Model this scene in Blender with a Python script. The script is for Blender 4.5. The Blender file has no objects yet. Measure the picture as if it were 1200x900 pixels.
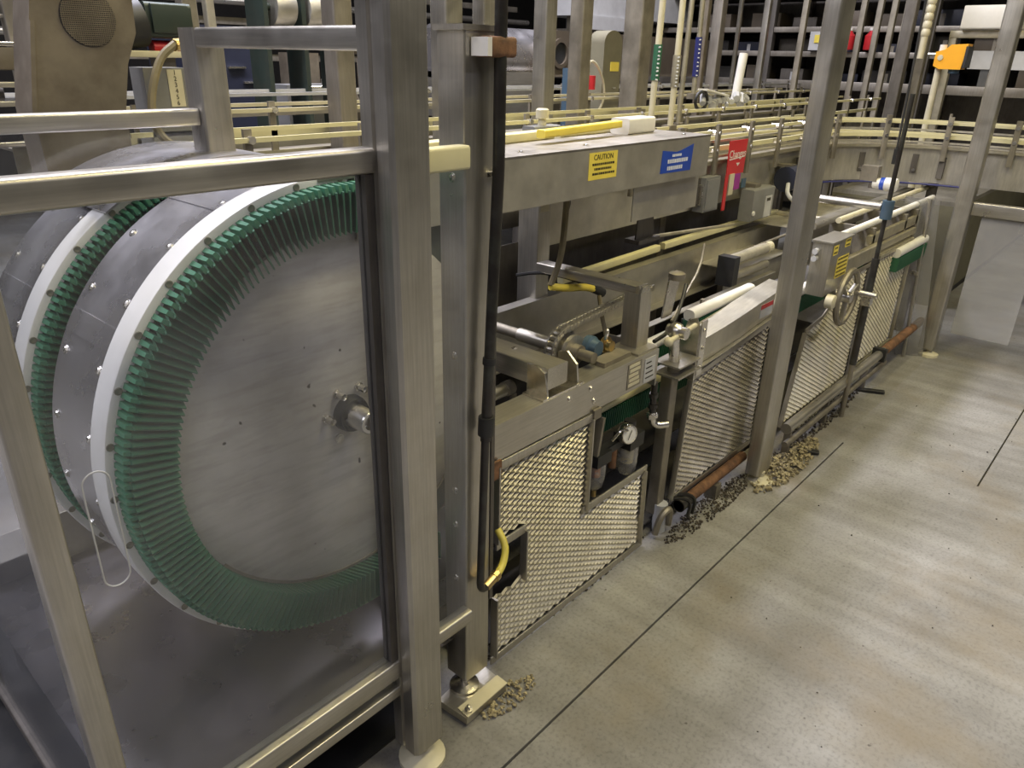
import bpy, bmesh, math, random
from mathutils import Vector, Matrix
random.seed(7)
S = bpy.context.scene
COL = S.collection
PI = math.pi

# ------------------------------------------------------------------ camera
def setup_camera():
    a, b, c, F, H = 0.717921774, 0.413890735, 0.024391363, 869.84, 1.6
    f = Vector((math.cos(b)*math.cos(a), math.cos(b)*math.sin(a), -math.sin(b)))
    r = Vector((math.sin(a), -math.cos(a), 0)); u = r.cross(f)
    r2 = math.cos(c)*r + math.sin(c)*u
    u2 = -math.sin(c)*r + math.cos(c)*u
    cam = bpy.data.cameras.new('camera'); o = bpy.data.objects.new('camera', cam); COL.objects.link(o)
    M = Matrix((r2, u2, -f)).transposed().to_4x4(); M.translation = (0, 0, H)
    o.matrix_world = M
    cam.sensor_width = 36; cam.lens = 36*F/1200; cam.clip_start = 0.02; cam.clip_end = 100
    S.camera = o
setup_camera()

# ------------------------------------------------------------------ world, lights, exposure
W = bpy.data.worlds.new('world'); S.world = W; W.use_nodes = True
W.node_tree.nodes['Background'].inputs[0].default_value = (0.62, 0.60, 0.58, 1)
W.node_tree.nodes['Background'].inputs[1].default_value = 0.04
S.view_settings.view_transform = 'Standard'; S.view_settings.look = 'None'
S.view_settings.gamma = 1; S.view_settings.exposure = 0.06
try: S.view_settings.use_curve_mapping = False
except Exception: pass

def lamp(name, loc, size, power, color, rot=(0, 0, 0), sy=None):
    l = bpy.data.lights.new(name, 'AREA'); l.energy = power; l.color = color
    l.shape = 'RECTANGLE'; l.size = size; l.size_y = sy or size
    o = bpy.data.objects.new(name, l); COL.objects.link(o); o.location = loc; o.rotation_euler = rot
    return o
WARM = (1.0, 0.88, 0.48); COOL = (0.87, 0.86, 1.0); NEUT = (1, 0.95, 0.86)
lamp('area_lamp', (-2.4, 1.9, 4.0), 1.4, 125, COOL, sy=2.8)
lamp('area_lamp', (-0.9, 3.5, 4.3), 1.2, 75, COOL, sy=1.8)  # cool lamp added so that the wheel shroud reflects it
lamp('area_lamp', (1.6, 3.1, 4.4), 2.4, 235, COOL, sy=0.5)
lamp('area_lamp', (5.0, 3.3, 4.5), 2.4, 185, COOL, sy=0.5)
lamp('area_lamp', (-1.2, -1.3, 4.2), 1.0, 45, COOL, sy=2.0)
lamp('area_lamp', (2.0, -0.5, 4.2), 1.6, 62, WARM, sy=0.35)
lamp('area_lamp', (4.9, -0.3, 4.3), 1.6, 50, WARM, sy=0.35)
lamp('area_lamp', (2.6, 1.25, 4.2), 1.6, 50, WARM, sy=0.35)
lamp('area_lamp', (3.4, -3.0, 4.4), 2.0, 72, COOL, sy=0.6)

# ------------------------------------------------------------------ materials
def newmat(name):
    m = bpy.data.materials.new(name); m.use_nodes = True
    nt = m.node_tree; b = nt.nodes['Principled BSDF']
    return m, nt, b
def noise(nt, scale, detail=4, stretch=(1, 1, 1), rough=0.6, loc=(0, 0, 0)):
    tc = nt.nodes.new('ShaderNodeTexCoord'); mp = nt.nodes.new('ShaderNodeMapping')
    mp.inputs['Scale'].default_value = stretch; mp.inputs['Location'].default_value = loc
    n = nt.nodes.new('ShaderNodeTexNoise'); n.inputs['Scale'].default_value = scale
    n.inputs['Detail'].default_value = detail; n.inputs['Roughness'].default_value = rough
    nt.links.new(tc.outputs['Object'], mp.inputs[0]); nt.links.new(mp.outputs[0], n.inputs['Vector'])
    return n.outputs['Fac']
def ramp(nt, fac, stops):
    r = nt.nodes.new('ShaderNodeValToRGB'); e = r.color_ramp.elements
    while len(e) < len(stops): e.new(0.5)
    for el, (p, c) in zip(e, stops):
        el.position = p; el.color = tuple(c) + (1,) if len(c) == 3 else c
    nt.links.new(fac, r.inputs[0]); return r.outputs[0]
def mixc(nt, fac, a, b, mode='MIX'):
    m = nt.nodes.new('ShaderNodeMix'); m.data_type = 'RGBA'; m.blend_type = mode
    for s, v in ((m.inputs[0], fac), (m.inputs[6], a), (m.inputs[7], b)):
        if hasattr(v, 'links'): nt.links.new(v, s)
        elif isinstance(v, (int, float)): s.default_value = v
        else: s.default_value = tuple(v) + (1,)
    return m.outputs[2]
def bump(nt, b, fac, strength=0.1, dist=0.002):
    n = nt.nodes.new('ShaderNodeBump'); n.inputs['Strength'].default_value = strength; n.inputs['Distance'].default_value = dist
    nt.links.new(fac, n.inputs['Height']); nt.links.new(n.outputs[0], b.inputs['Normal'])
def steel(name, col=(0.50, 0.47, 0.43), rough=0.33, stretch=(60, 60, 2), grime=0.38, metal=0.85, gcol=(0.22, 0.18, 0.12), bmp=0.08, cv=0.17):
    m, nt, b = newmat(name)
    st = noise(nt, 3.0, 5, stretch)
    c = ramp(nt, st, [(0.25, [x*(1-cv) for x in col]), (0.75, [min(1, x*(1+cv*0.8)) for x in col])])
    g = ramp(nt, noise(nt, 5.0, 5), [(0.42, (0, 0, 0)), (0.78, (grime,)*3)])
    sep = nt.nodes.new('ShaderNodeRGBToBW'); nt.links.new(g, sep.inputs[0])
    c = mixc(nt, sep.outputs[0], c, gcol)
    nt.links.new(c, b.inputs['Base Color'])
    rr = ramp(nt, noise(nt, 7.0, 4), [(0.3, (rough*0.8,)*3), (0.75, (min(1, rough*1.45),)*3)])
    nt.links.new(rr, b.inputs['Roughness'])
    b.inputs['Metallic'].default_value = metal
    bump(nt, b, st, bmp, 0.001)
    return m
def plain(name, col, rough=0.5, metal=0.0, var=0.15, scale=8, dirt=0.0, dcol=(0.12, 0.09, 0.06), bmp=0.0):
    m, nt, b = newmat(name)
    c = ramp(nt, noise(nt, scale, 4), [(0.3, [x*(1-var) for x in col]), (0.7, [min(1, x*(1+var)) for x in col])])
    if dirt:
        g = ramp(nt, noise(nt, scale*1.7, 6, loc=(3, 1, 2)), [(0.45, (0, 0, 0)), (0.75, (dirt,)*3)])
        sep = nt.nodes.new('ShaderNodeRGBToBW'); nt.links.new(g, sep.inputs[0])
        c = mixc(nt, sep.outputs[0], c, dcol)
    nt.links.new(c, b.inputs['Base Color']); b.inputs['Roughness'].default_value = rough; b.inputs['Metallic'].default_value = metal
    if bmp: bump(nt, b, noise(nt, scale*6, 5), bmp, 0.003)
    return m
def clear(name, tint=(0.93, 0.94, 0.95), haze=0.06, sp=1.7):
    m = bpy.data.materials.new(name); m.use_nodes = True; nt = m.node_tree; nt.nodes.clear()
    out = nt.nodes.new('ShaderNodeOutputMaterial'); tr = nt.nodes.new('ShaderNodeBsdfTransparent'); tr.inputs[0].default_value = tint + (1,)
    gl = nt.nodes.new('ShaderNodeBsdfGlossy'); gl.inputs['Roughness'].default_value = 0.06
    df = nt.nodes.new('ShaderNodeBsdfDiffuse'); df.inputs[0].default_value = (0.75, 0.73, 0.72, 1)
    lw = nt.nodes.new('ShaderNodeLayerWeight'); lw.inputs[0].default_value = 0.5
    pw = nt.nodes.new('ShaderNodeMath'); pw.operation = 'POWER'; pw.inputs[1].default_value = 5.0; nt.links.new(lw.outputs['Facing'], pw.inputs[0])
    fr = nt.nodes.new('ShaderNodeMath'); fr.operation = 'MULTIPLY_ADD'; fr.inputs[1].default_value = 0.96; fr.inputs[2].default_value = 0.035; nt.links.new(pw.outputs[0], fr.inputs[0])
    m1 = nt.nodes.new('ShaderNodeMixShader'); m2 = nt.nodes.new('ShaderNodeMixShader')
    h = ramp(nt, noise(nt, 6, 7, (1, 1, 1.5), 0.65), [(0.35, (haze*(2.2-sp),)*3), (0.7, (haze*sp,)*3)])
    sep = nt.nodes.new('ShaderNodeRGBToBW'); nt.links.new(h, sep.inputs[0])
    nt.links.new(fr.outputs[0], m1.inputs[0]); nt.links.new(tr.outputs[0], m1.inputs[1]); nt.links.new(gl.outputs[0], m1.inputs[2])
    nt.links.new(sep.outputs[0], m2.inputs[0]); nt.links.new(m1.outputs[0], m2.inputs[1]); nt.links.new(df.outputs[0], m2.inputs[2])
    nt.links.new(m2.outputs[0], out.inputs[0])
    return m
def concrete():
    m, nt, b = newmat('concrete')
    c = ramp(nt, noise(nt, 1.3, 8), [(0.30, (0.15, 0.142, 0.125)), (0.50, (0.25, 0.243, 0.225)), (0.72, (0.38, 0.375, 0.36))])
    s = ramp(nt, noise(nt, 90, 4), [(0.30, (0.62, 0.62, 0.62)), (0.5, (1, 1, 1)), (0.75, (1.08, 1.08, 1.08))])
    c = mixc(nt, 0.75, c, s, 'MULTIPLY')
    # light streaks painted into the colour, running across the aisle
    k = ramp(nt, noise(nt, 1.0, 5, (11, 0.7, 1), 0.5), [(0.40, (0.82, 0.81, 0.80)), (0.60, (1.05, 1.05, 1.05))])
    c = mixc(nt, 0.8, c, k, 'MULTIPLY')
    # brown stains
    g = ramp(nt, noise(nt, 2.1, 7, loc=(5, 2, 0)), [(0.50, (0, 0, 0)), (0.72, (0.6,)*3)])
    sep = nt.nodes.new('ShaderNodeRGBToBW'); nt.links.new(g, sep.inputs[0])
    c = mixc(nt, sep.outputs[0], c, (0.20, 0.16, 0.10))
    d = ramp(nt, noise(nt, 26, 2, loc=(1, 7, 0)), [(0.73, (0, 0, 0)), (0.76, (0.8,)*3)])
    sep2 = nt.nodes.new('ShaderNodeRGBToBW'); nt.links.new(d, sep2.inputs[0])
    c = mixc(nt, sep2.outputs[0], c, (0.05, 0.04, 0.035))
    nt.links.new(c, b.inputs['Base Color'])
    rr = ramp(nt, noise(nt, 3, 5), [(0.3, (0.42,)*3), (0.7, (0.7,)*3)]); nt.links.new(rr, b.inputs['Roughness'])
    bump(nt, b, noise(nt, 120, 4), 0.25, 0.002)
    return m
def disc_metal():
    m, nt, b = newmat('weathered_disc_metal')
    c = ramp(nt, noise(nt, 4, 7), [(0.3, (0.44, 0.41, 0.365)), (0.55, (0.60, 0.565, 0.515)), (0.75, (0.68, 0.65, 0.60))])
    s = ramp(nt, noise(nt, 45, 7, (0.18, 1, 1.3)), [(0.36, (0.80, 0.79, 0.77)), (0.55, (1, 1, 1))])
    c = mixc(nt, 0.7, c, s, 'MULTIPLY')
    d = ramp(nt, noise(nt, 38, 1, loc=(2, 2, 2)), [(0.77, (0, 0, 0)), (0.79, (0.9,)*3)])
    sep = nt.nodes.new('ShaderNodeRGBToBW'); nt.links.new(d, sep.inputs[0])
    c = mixc(nt, sep.outputs[0], c, (0.05, 0.04, 0.03))
    nt.links.new(c, b.inputs['Base Color']); b.inputs['Metallic'].default_value = 0.25; b.inputs['Roughness'].default_value = 0.5
    bump(nt, b, noise(nt, 110, 5, (0.4, 1, 1)), 0.14, 0.001)
    return m

M = {}
M['steel'] = steel('brushed_steel', (0.50, 0.475, 0.415))
M['steel_x'] = steel('brushed_steel_long', (0.50, 0.475, 0.415), stretch=(2, 60, 60))
M['steel_y'] = steel('brushed_steel_cross', (0.50, 0.475, 0.415), stretch=(60, 2, 60))
M['sheet'] = steel('sheet_steel', (0.54, 0.51, 0.43), 0.42, (4, 30, 4), 0.3, 0.75)
M['rearsteel'] = steel('dull_rear_steel', (0.34, 0.31, 0.26), 0.42, (40, 40, 3), 0.45, 0.75)
M['deck'] = steel('worn_deck_steel', (0.36, 0.335, 0.29), 0.36, (2, 20, 4), 0.45, 0.85)
M['shroud'] = steel('polished_shroud_steel', (0.60, 0.58, 0.58), 0.27, (1.2, 14, 1.2), 0.0, 0.9, bmp=0.0, cv=0.04)
M['pan'] = steel('smooth_pan_steel', (0.27, 0.25, 0.25), 0.28, (1, 1, 1), 0.0, 0.9, bmp=0.0, cv=0.05)
M['mesh'] = steel('mesh_steel', (0.50, 0.46, 0.34), 0.42, (8, 8, 8), 0.4, 0.75)
M['cover'] = steel('pale_cover_steel', (0.62, 0.58, 0.47), 0.42, (8, 8, 8), 0.2, 0.7)
M['dirty'] = steel('dirty_steel', (0.32, 0.29, 0.23), 0.5, (10, 10, 4), 0.6, 0.7, (0.07, 0.055, 0.035))
M['dark'] = steel('dark_steel', (0.16, 0.145, 0.125), 0.5, (20, 20, 3), 0.5, 0.6, (0.03, 0.025, 0.02))
M['bolt'] = steel('bolt_steel', (0.75, 0.72, 0.66), 0.25, (20, 20, 20), 0.05, 1.0)
M['brown'] = plain('brown_enamel', (0.135, 0.11, 0.08), 0.45, 0.3, 0.2, 3, 0.3)
M['disc'] = disc_metal()
M['white'] = plain('white_plastic', (0.78, 0.76, 0.70), 0.38, 0, 0.06, 7, 0.12, (0.45, 0.38, 0.26))
M['ivory'] = plain('ivory_plastic', (0.66, 0.61, 0.36), 0.42, 0, 0.08, 7, 0.15, (0.4, 0.32, 0.15))
M['yellow'] = plain('yellow_plastic', (0.85, 0.68, 0.10), 0.4, 0, 0.08, 9, 0.08)
M['yhose'] = plain('yellow_hose_rubber', (0.66, 0.56, 0.10), 0.45, 0, 0.12, 12, 0.15)
M['dhose'] = plain('dull_yellow_hose', (0.20, 0.165, 0.085), 0.55, 0, 0.2, 14, 0.3)
M['undershade'] = plain('painted_shade', (0.035, 0.031, 0.024), 0.75, 0, 0.4, 8)  # near-black colour holding the shade under the machine
M['green'] = plain('green_fin_plastic', (0.026, 0.118, 0.058), 0.5, 0, 0.18, 6, 0.10, (0.07, 0.16, 0.11))
M['greenlt'] = plain('green_link_plastic', (0.04, 0.175, 0.09), 0.5, 0, 0.2, 20)
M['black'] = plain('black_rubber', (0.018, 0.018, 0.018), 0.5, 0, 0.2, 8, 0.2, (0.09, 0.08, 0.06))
M['pipe'] = plain('dark_conduit', (0.045, 0.04, 0.036), 0.32, 0.5, 0.3, 9, 0.4, (0.14, 0.16, 0.13))
M['rust'] = plain('rust', (0.19, 0.095, 0.045), 0.8, 0.1, 0.5, 22, 0.75, (0.075, 0.045, 0.03), 0.5)
M['tan'] = plain('tan_paint', (0.150, 0.125, 0.088), 0.65, 0.0, 0.30, 5, 0.65, (0.06, 0.042, 0.025))
M['olive'] = plain('olive_paint', (0.20, 0.185, 0.12), 0.55, 0.1, 0.15, 4, 0.3)
M['dkgreen'] = plain('dark_green_paint', (0.035, 0.05, 0.04), 0.45, 0.2, 0.15, 6, 0.2)
M['red'] = plain('red_plastic', (0.55, 0.025, 0.03), 0.4, 0, 0.1, 9)
M['blue'] = plain('blue_plastic', (0.02, 0.07, 0.42), 0.4, 0, 0.1, 9)
M['bluegrey'] = plain('blue_grey_paint', (0.06, 0.11, 0.16), 0.45, 0.1, 0.15, 9, 0.2)
M['navy'] = plain('navy_plastic', (0.022, 0.025, 0.042), 0.4, 0, 0.15, 9)
M['navyblue'] = plain('navy_blue_plastic', (0.03, 0.035, 0.16), 0.4, 0, 0.1, 9)
M['purple'] = plain('purple_print', (0.30, 0.03, 0.25), 0.5)
M['orange'] = plain('orange_plastic', (0.90, 0.42, 0.02), 0.38, 0, 0.06, 9)
M['brass'] = steel('brass', (0.62, 0.46, 0.20), 0.3, (10, 10, 10), 0.2, 1.0)
M['copper'] = steel('copper', (0.55, 0.26, 0.13), 0.35, (10, 10, 10), 0.2, 0.9)
M['grey'] = plain('grey_plastic', (0.20, 0.20, 0.19), 0.5, 0, 0.1, 9, 0.2)
M['lightgrey'] = plain('light_grey_paint', (0.50, 0.50, 0.49), 0.5, 0, 0.08, 6, 0.15)
M['cream'] = plain('cream_plastic', (0.60, 0.55, 0.38), 0.45, 0, 0.08, 9, 0.1)
M['print'] = plain('dark_print', (0.03, 0.025, 0.01), 0.6)
M['printw'] = plain('pale_print', (0.72, 0.74, 0.78), 0.6)
M['gravel'] = plain('gravel_stone', (0.33, 0.28, 0.16), 0.85, 0, 0.5, 40, 0.3, (0.08, 0.06, 0.03))
M['grit'] = plain('dark_grit', (0.075, 0.062, 0.045), 0.9, 0, 0.5, 40)
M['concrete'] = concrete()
M['jointfill'] = plain('joint_filler', (0.05, 0.047, 0.04), 0.9)
M['wall'] = plain('dark_wall_paint', (0.045, 0.042, 0.038), 0.8)
M['clear'] = clear('clear_guard_plastic', haze=0.03)
M['bowl'] = clear('clear_bowl_plastic', (0.80, 0.78, 0.66), 0.25)
M['milky'] = clear('pale_reflection_plastic', (0.85, 0.86, 0.84), 0.19, 1.2)  # diffuse haze stands in for a pale reflection on the gate panel
M['scuff'] = clear('lightly_scuffed_plastic', (0.80, 0.80, 0.78), 0.12, 1.2)

# ------------------------------------------------------------------ mesh builder
class MB:
    def __init__(s): s.v = []; s.f = []
    def add(s, vs, fs):
        n = len(s.v); s.v += [Vector(p) for p in vs]; s.f += [tuple(i+n for i in f) for f in fs]; return s
    def box(s, x0, x1, y0, y1, z0, z1):
        return s.add([(x, y, z) for x in (x0, x1) for y in (y0, y1) for z in (z0, z1)],
                     [(0, 1, 3, 2), (4, 6, 7, 5), (0, 4, 5, 1), (2, 3, 7, 6), (0, 2, 6, 4), (1, 5, 7, 3)])
    def loft(s, rings, close=True, caps=True):
        n = len(rings[0]); vs = [p for r in rings for p in r]; fs = []
        for i in range(len(rings)-1):
            for j in range(n if close else n-1):
                a = i*n+j; b = i*n+(j+1) % n; fs.append((a, b, b+n, a+n))
        if caps: fs.append(tuple(reversed(range(n)))); fs.append(tuple(range((len(rings)-1)*n, len(rings)*n)))
        return s.add(vs, fs)
    def prism(s, poly, d0, d1, plane='xz'):
        P = {'xz': lambda a, b, d: (a, d, b), 'xy': lambda a, b, d: (a, b, d), 'yz': lambda a, b, d: (d, a, b)}[plane]
        return s.loft([[P(a, b, d0) for a, b in poly], [P(a, b, d1) for a, b in poly]])
    def frame(s, d):
        d = Vector(d).normalized(); u = Vector((0, 0, 1)) if abs(d.z) < 0.95 else Vector((0, 1, 0))
        e1 = d.cross(u).normalized(); e2 = e1.cross(d).normalized(); return e1, e2
    def cyl(s, p0, p1, r, n=14, r1=None):
        p0 = Vector(p0); p1 = Vector(p1); e1, e2 = s.frame(p1-p0); r1 = r if r1 is None else r1
        return s.loft([[p + (e1*math.cos(2*PI*k/n) + e2*math.sin(2*PI*k/n))*q for k in range(n)] for p, q in ((p0, r), (p1, r1))])
    def lathe(s, p0, d, prof, n=20):       # prof = [(t, r)]
        p0 = Vector(p0); d = Vector(d).normalized(); e1, e2 = s.frame(d)
        return s.loft([[p0 + d*t + (e1*math.cos(2*PI*k/n) + e2*math.sin(2*PI*k/n))*max(r, 1e-4) for k in range(n)] for t, r in prof])
    def tube(s, pts, r, n=8, smooth=0):
        pts = [Vector(p) for p in pts]
        for _ in range(smooth):
            q = [pts[0]]
            for a, b in zip(pts, pts[1:]): q += [a*0.75+b*0.25, a*0.25+b*0.75]
            pts = q + [pts[-1]]
        rings = []; e1 = None
        for i, p in enumerate(pts):
            d = (pts[min(i+1, len(pts)-1)] - pts[max(i-1, 0)]).normalized()
            if e1 is None: e1, _ = s.frame(d)
            e1 = (e1 - d*e1.dot(d)).normalized(); e2 = d.cross(e1)
            rings.append([p + (e1*math.cos(2*PI*k/n) + e2*math.sin(2*PI*k/n))*r for k in range(n)])
        return s.loft(rings)
    def bar(s, p0, p1, w, h, rad=0.004, up=None):     # rounded rectangular tube from p0 to p1 (centre line)
        p0 = Vector(p0); p1 = Vector(p1); d = (p1-p0).normalized()
        e2 = Vector(up) if up else (Vector((0, 0, 1)) if abs(d.z) < 0.95 else Vector((0, 1, 0)))
        e1 = d.cross(e2).normalized(); e2 = e1.cross(d).normalized()
        prof = rrect(w, h, rad)
        return s.loft([[p + e1*a + e2*b for a, b in prof] for p in (p0, p1)])
    def arcband(s, cx, cz, r0, r1, y0, y1, a0, a1, n=48, bev=0.0):   # ring sector about a Y axis
        prof = [(r0, y0), (r0, y1), (r1, y1), (r1, y0)] if not bev else \
            [(r0, y0), (r0, y1), (r1, y1), (r1, y0+bev), (r1-bev*0.3, y0+bev*0.3), (r1-bev, y0)]
        full = abs(a1-a0) > 359.9
        rings = []
        for k in range(n + (0 if full else 1)):
            t = math.radians(a0 + (a1-a0)*k/n)
            rings.append([(cx + r*math.cos(t), y, cz + r*math.sin(t)) for r, y in prof])
        if full: rings.append(rings[0])
        return s.loft(rings, caps=not full)
    def sphere(s, c, r, n=8, sc=(1, 1, 1)):
        c = Vector(c)
        return s.loft([[c + Vector((math.sin(PI*i/n)*math.cos(2*PI*k/(n+2))*r*sc[0], math.sin(PI*i/n)*math.sin(2*PI*k/(n+2))*r*sc[1], math.cos(PI*i/n)*r*sc[2]))
                        for k in range(n+2)] for i in [0.05]+list(range(1, n))+[n-0.05]])
    def mesh(s, name, off=(0, 0, 0)):
        off = Vector(off); me = bpy.data.meshes.new(name)
        me.from_pydata([p-off for p in s.v], [], s.f)
        bm = bmesh.new(); bm.from_mesh(me); bmesh.ops.remove_doubles(bm, verts=bm.verts, dist=1e-6)
        bmesh.ops.recalc_face_normals(bm, faces=bm.faces); bm.to_mesh(me); bm.free()
        for p in me.polygons: p.use_smooth = True
        me.set_sharp_from_angle(angle=math.radians(38))
        return me
def rrect(w, h, r, n=3):
    out = []
    for cx, cy, a in ((w/2-r, h/2-r, 0), (-w/2+r, h/2-r, 90), (-w/2+r, -h/2+r, 180), (w/2-r, -h/2+r, 270)):
        for k in range(n+1):
            t = math.radians(a+90*k/n); out.append((cx+r*math.cos(t), cy+r*math.sin(t)))
    return out
WL = {}
def tag(o, label=None, cat=None, group=None, kind=None):
    if label: o['label'] = label
    if cat: o['category'] = cat
    if group: o['group'] = group
    if kind: o['kind'] = kind
    return o
def thing(name, label, cat, loc, group=None):
    o = bpy.data.objects.new(name, None); o.empty_display_size = 0.05; COL.objects.link(o)
    o.location = loc; WL[o.name] = Vector(loc); return tag(o, label, cat, group)
def part(name, mb, mat, parent, label=None, kind=None):
    base = WL[parent.name]
    o = bpy.data.objects.new(name, mb.mesh(name, base)); COL.objects.link(o); o.parent = parent
    o.data.materials.append(M[mat]); WL[o.name] = base
    return tag(o, label, kind=kind)
def inst(name, mesh, mat, parent, loc, rot=(0, 0, 0)):
    base = WL[parent.name]
    o = bpy.data.objects.new(name, mesh); COL.objects.link(o); o.parent = parent
    o.location = Vector(loc)-base; o.rotation_euler = rot; WL[o.name] = Vector(loc)
    if not mesh.materials: mesh.materials.append(M[mat])
    return o
def solo(name, mb, mat, label, cat, group=None, kind=None):
    xs = [p.x for p in mb.v]; ys = [p.y for p in mb.v]; zs = [p.z for p in mb.v]
    base = Vector(((min(xs)+max(xs))/2, (min(ys)+max(ys))/2, min(zs)))
    o = bpy.data.objects.new(name, mb.mesh(name, base)); COL.objects.link(o); o.location = base; WL[o.name] = base
    o.data.materials.append(M[mat]); return tag(o, label, cat, group, kind)
def struct(name, mb, mat, parent=None):
    o = bpy.data.objects.new(name, mb.mesh(name)); COL.objects.link(o); o.data.materials.append(M[mat]); WL[o.name] = Vector((0, 0, 0))
    if parent: o.parent = parent
    else: o['kind'] = 'structure'
    return o
def text(name, s, mat, parent, loc, size, xdir=(1, 0, 0), up=(0, 0, 1), depth=0.0004, align='CENTER'):
    cu = bpy.data.curves.new(name, 'FONT'); cu.body = s; cu.size = size; cu.align_x = align; cu.align_y = 'CENTER'; cu.extrude = depth; cu.resolution_u = 2
    t = bpy.data.objects.new(name, cu); COL.objects.link(t)
    dg = bpy.context.evaluated_depsgraph_get(); me = bpy.data.meshes.new_from_object(t.evaluated_get(dg))
    bpy.data.objects.remove(t); bpy.data.curves.remove(cu)
    X = Vector(xdir).normalized(); Z = Vector(up).normalized(); N = X.cross(Z)
    R = Matrix((X, Z, N)).transposed().to_4x4(); me.transform(R)
    o = bpy.data.objects.new(name, me); COL.objects.link(o); o.parent = parent; o.location = Vector(loc)-WL[parent.name]
    me.materials.clear(); me.materials.append(M[mat]); WL[o.name] = Vector(loc)
    return o
def copytree(root, loc, label, group=None):
    r = root.copy(); COL.objects.link(r); r.location = loc; r['label'] = label; WL[r.name] = Vector(loc)
    if group: r['group'] = group
    for c in list(root.children):
        d = c.copy(); COL.objects.link(d); d.parent = r
        for e in c.children:
            g = e.copy(); COL.objects.link(g); g.parent = d
    return r
def boltmesh(r=0.006, h=0.005):        # dome-headed bolt along +Z of its own frame
    return MB().lathe((0, 0, 0), (0, 0, 1), [(0, r*1.5), (h*0.25, r*1.5), (h*0.26, r), (h*0.8, r*0.9), (h, r*0.4)], 8).mesh('bolt')
BOLT = boltmesh(); BOLT.materials.append(M['bolt'])
FACE_NY = (PI/2, 0, 0)      # bolt axis toward -Y
FACE_NX = (0, -PI/2, 0)     # toward -X

# ================================================================== SETTING
fl = struct('floor', MB().box(-6, 16, -6, 12, -0.09, -0.012), 'jointfill')
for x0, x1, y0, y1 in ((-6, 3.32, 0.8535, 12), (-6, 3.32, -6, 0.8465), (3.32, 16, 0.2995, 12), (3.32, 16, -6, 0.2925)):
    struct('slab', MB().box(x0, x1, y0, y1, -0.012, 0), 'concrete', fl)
struct('wall_back', MB().box(-6, 16, 11.8, 12, 0, 5.2), 'wall')
struct('wall_far', MB().box(15.8, 16, -6, 11.8, 0, 5.2), 'wall')

# ================================================================== FRONT GUARD FRAME
g = thing('guard_frame', 'square-tube steel guard frame with clear panels enclosing the two green-finned wheels', 'guard', (0.86, 1.03, 0))
# slotted big post
pp = [(0.823, 0.985), (0.897, 0.985), (0.905, 0.993), (0.905, 1.062), (0.897, 1.07), (0.823, 1.07), (0.815, 1.062),
      (0.815, 1.034), (0.821, 1.032), (0.821, 1.025), (0.815, 1.023), (0.815, 0.993)]
part('post', MB().prism(pp, 0.065, 2.75, 'xy'), 'steel', g)
part('post', MB().bar((0.219, 1.05, 0.05), (0.219, 1.05, 1.415), 0.042, 0.042, 0.005), 'steel', g)
part('post', MB().bar((0.219, 1.97, 0.05), (0.219, 1.97, 1.44), 0.042, 0.042, 0.005), 'steel', g)
part('post', MB().bar((0.895, 1.722, 0.05), (0.895, 1.722, 1.645), 0.07, 0.07, 0.006), 'steel', g)
part('rail', MB().bar((-0.02, 1.05, 1.436), (0.815, 1.05, 1.436), 0.04, 0.042, 0.007), 'steel_x', g)
part('rail', MB().bar((0.905, 1.047, 1.425), (1.042, 1.047, 1.425), 0.036, 0.044, 0.006), 'ivory', g, 'stub of the top rail right of the slotted post, coloured as if warmly lit')  # ivory colour stands in for warm light on the steel stub
part('rail', MB().bar((0.24, 1.05, 0.312), (0.815, 1.05, 0.312), 0.04, 0.05, 0.005), 'steel_x', g)
part('rail', MB().bar((0.24, 1.05, 0.245), (0.815, 1.05, 0.245), 0.036, 0.028, 0.004), 'steel_x', g)
part('rail', MB().bar((0.905, 1.05, 0.312), (1.053, 1.05, 0.312), 0.034, 0.036, 0.005), 'steel_x', g)
part('rail', MB().bar((0.885, 1.07, 1.625), (0.885, 1.687, 1.625), 0.042, 0.04, 0.006), 'steel_y', g)
part('rail', MB().bar((-0.3, 1.72, 1.462), (0.858, 1.72, 1.462), 0.036, 0.036, 0.006), 'steel_x', g)
part('rail', MB().bar((0.219, 1.073, 0.09), (0.219, 1.948, 0.09), 0.024, 0.03, 0.004), 'dark', g)
part('glazing_channel', MB().box(0.797, 0.814, 1.036, 1.064, 0.338, 1.414), 'dark', g)
# front clear panel with a hand slot
def stadium(cx, cz, w, h, tilt, n=10):
    out = []
    for s, a0 in ((1, 0), (-1, 180)):
        for k in range(n+1):
            t = math.radians(a0 + 180*k/n); p = Vector((w*math.cos(t), s*h + w*math.sin(t)))
            c, q = math.cos(tilt), math.sin(tilt)
            out.append((cx + p.x*c - p.y*q, cz + p.x*q + p.y*c))
    return out
part('clear_panel', MB().box(0.24, 0.797, 1.047, 1.053, 0.337, 1.415), 'clear', g)
part('clear_panel', MB().box(0.216, 0.222, 1.072, 1.948, 0.106, 1.40), 'clear', g)
part('clear_panel', MB().box(-0.3, 0.858, 1.717, 1.723, 1.05, 1.443), 'clear', g)
part('clear_panel', MB().box(0.905, 1.05, 1.047, 1.053, 0.331, 1.40), 'clear', g)
sl = [(x, 1.045, z) for x, z in stadium(0.296, 0.948, 0.019, 0.080, 0.0)]
part('hand_slot_rim', MB().tube(sl + [sl[0]], 0.0014, 6), 'lightgrey', g, 'bright polished rim of the hand slot in the clear panel')
f = part('levelling_foot', MB().lathe((0.862, 1.02, 0), (0, 0, 1), [(0, 0.058), (0.012, 0.058), (0.02, 0.035), (0.03, 0.016), (0.066, 0.014)], 20), 'cream', g)

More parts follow.
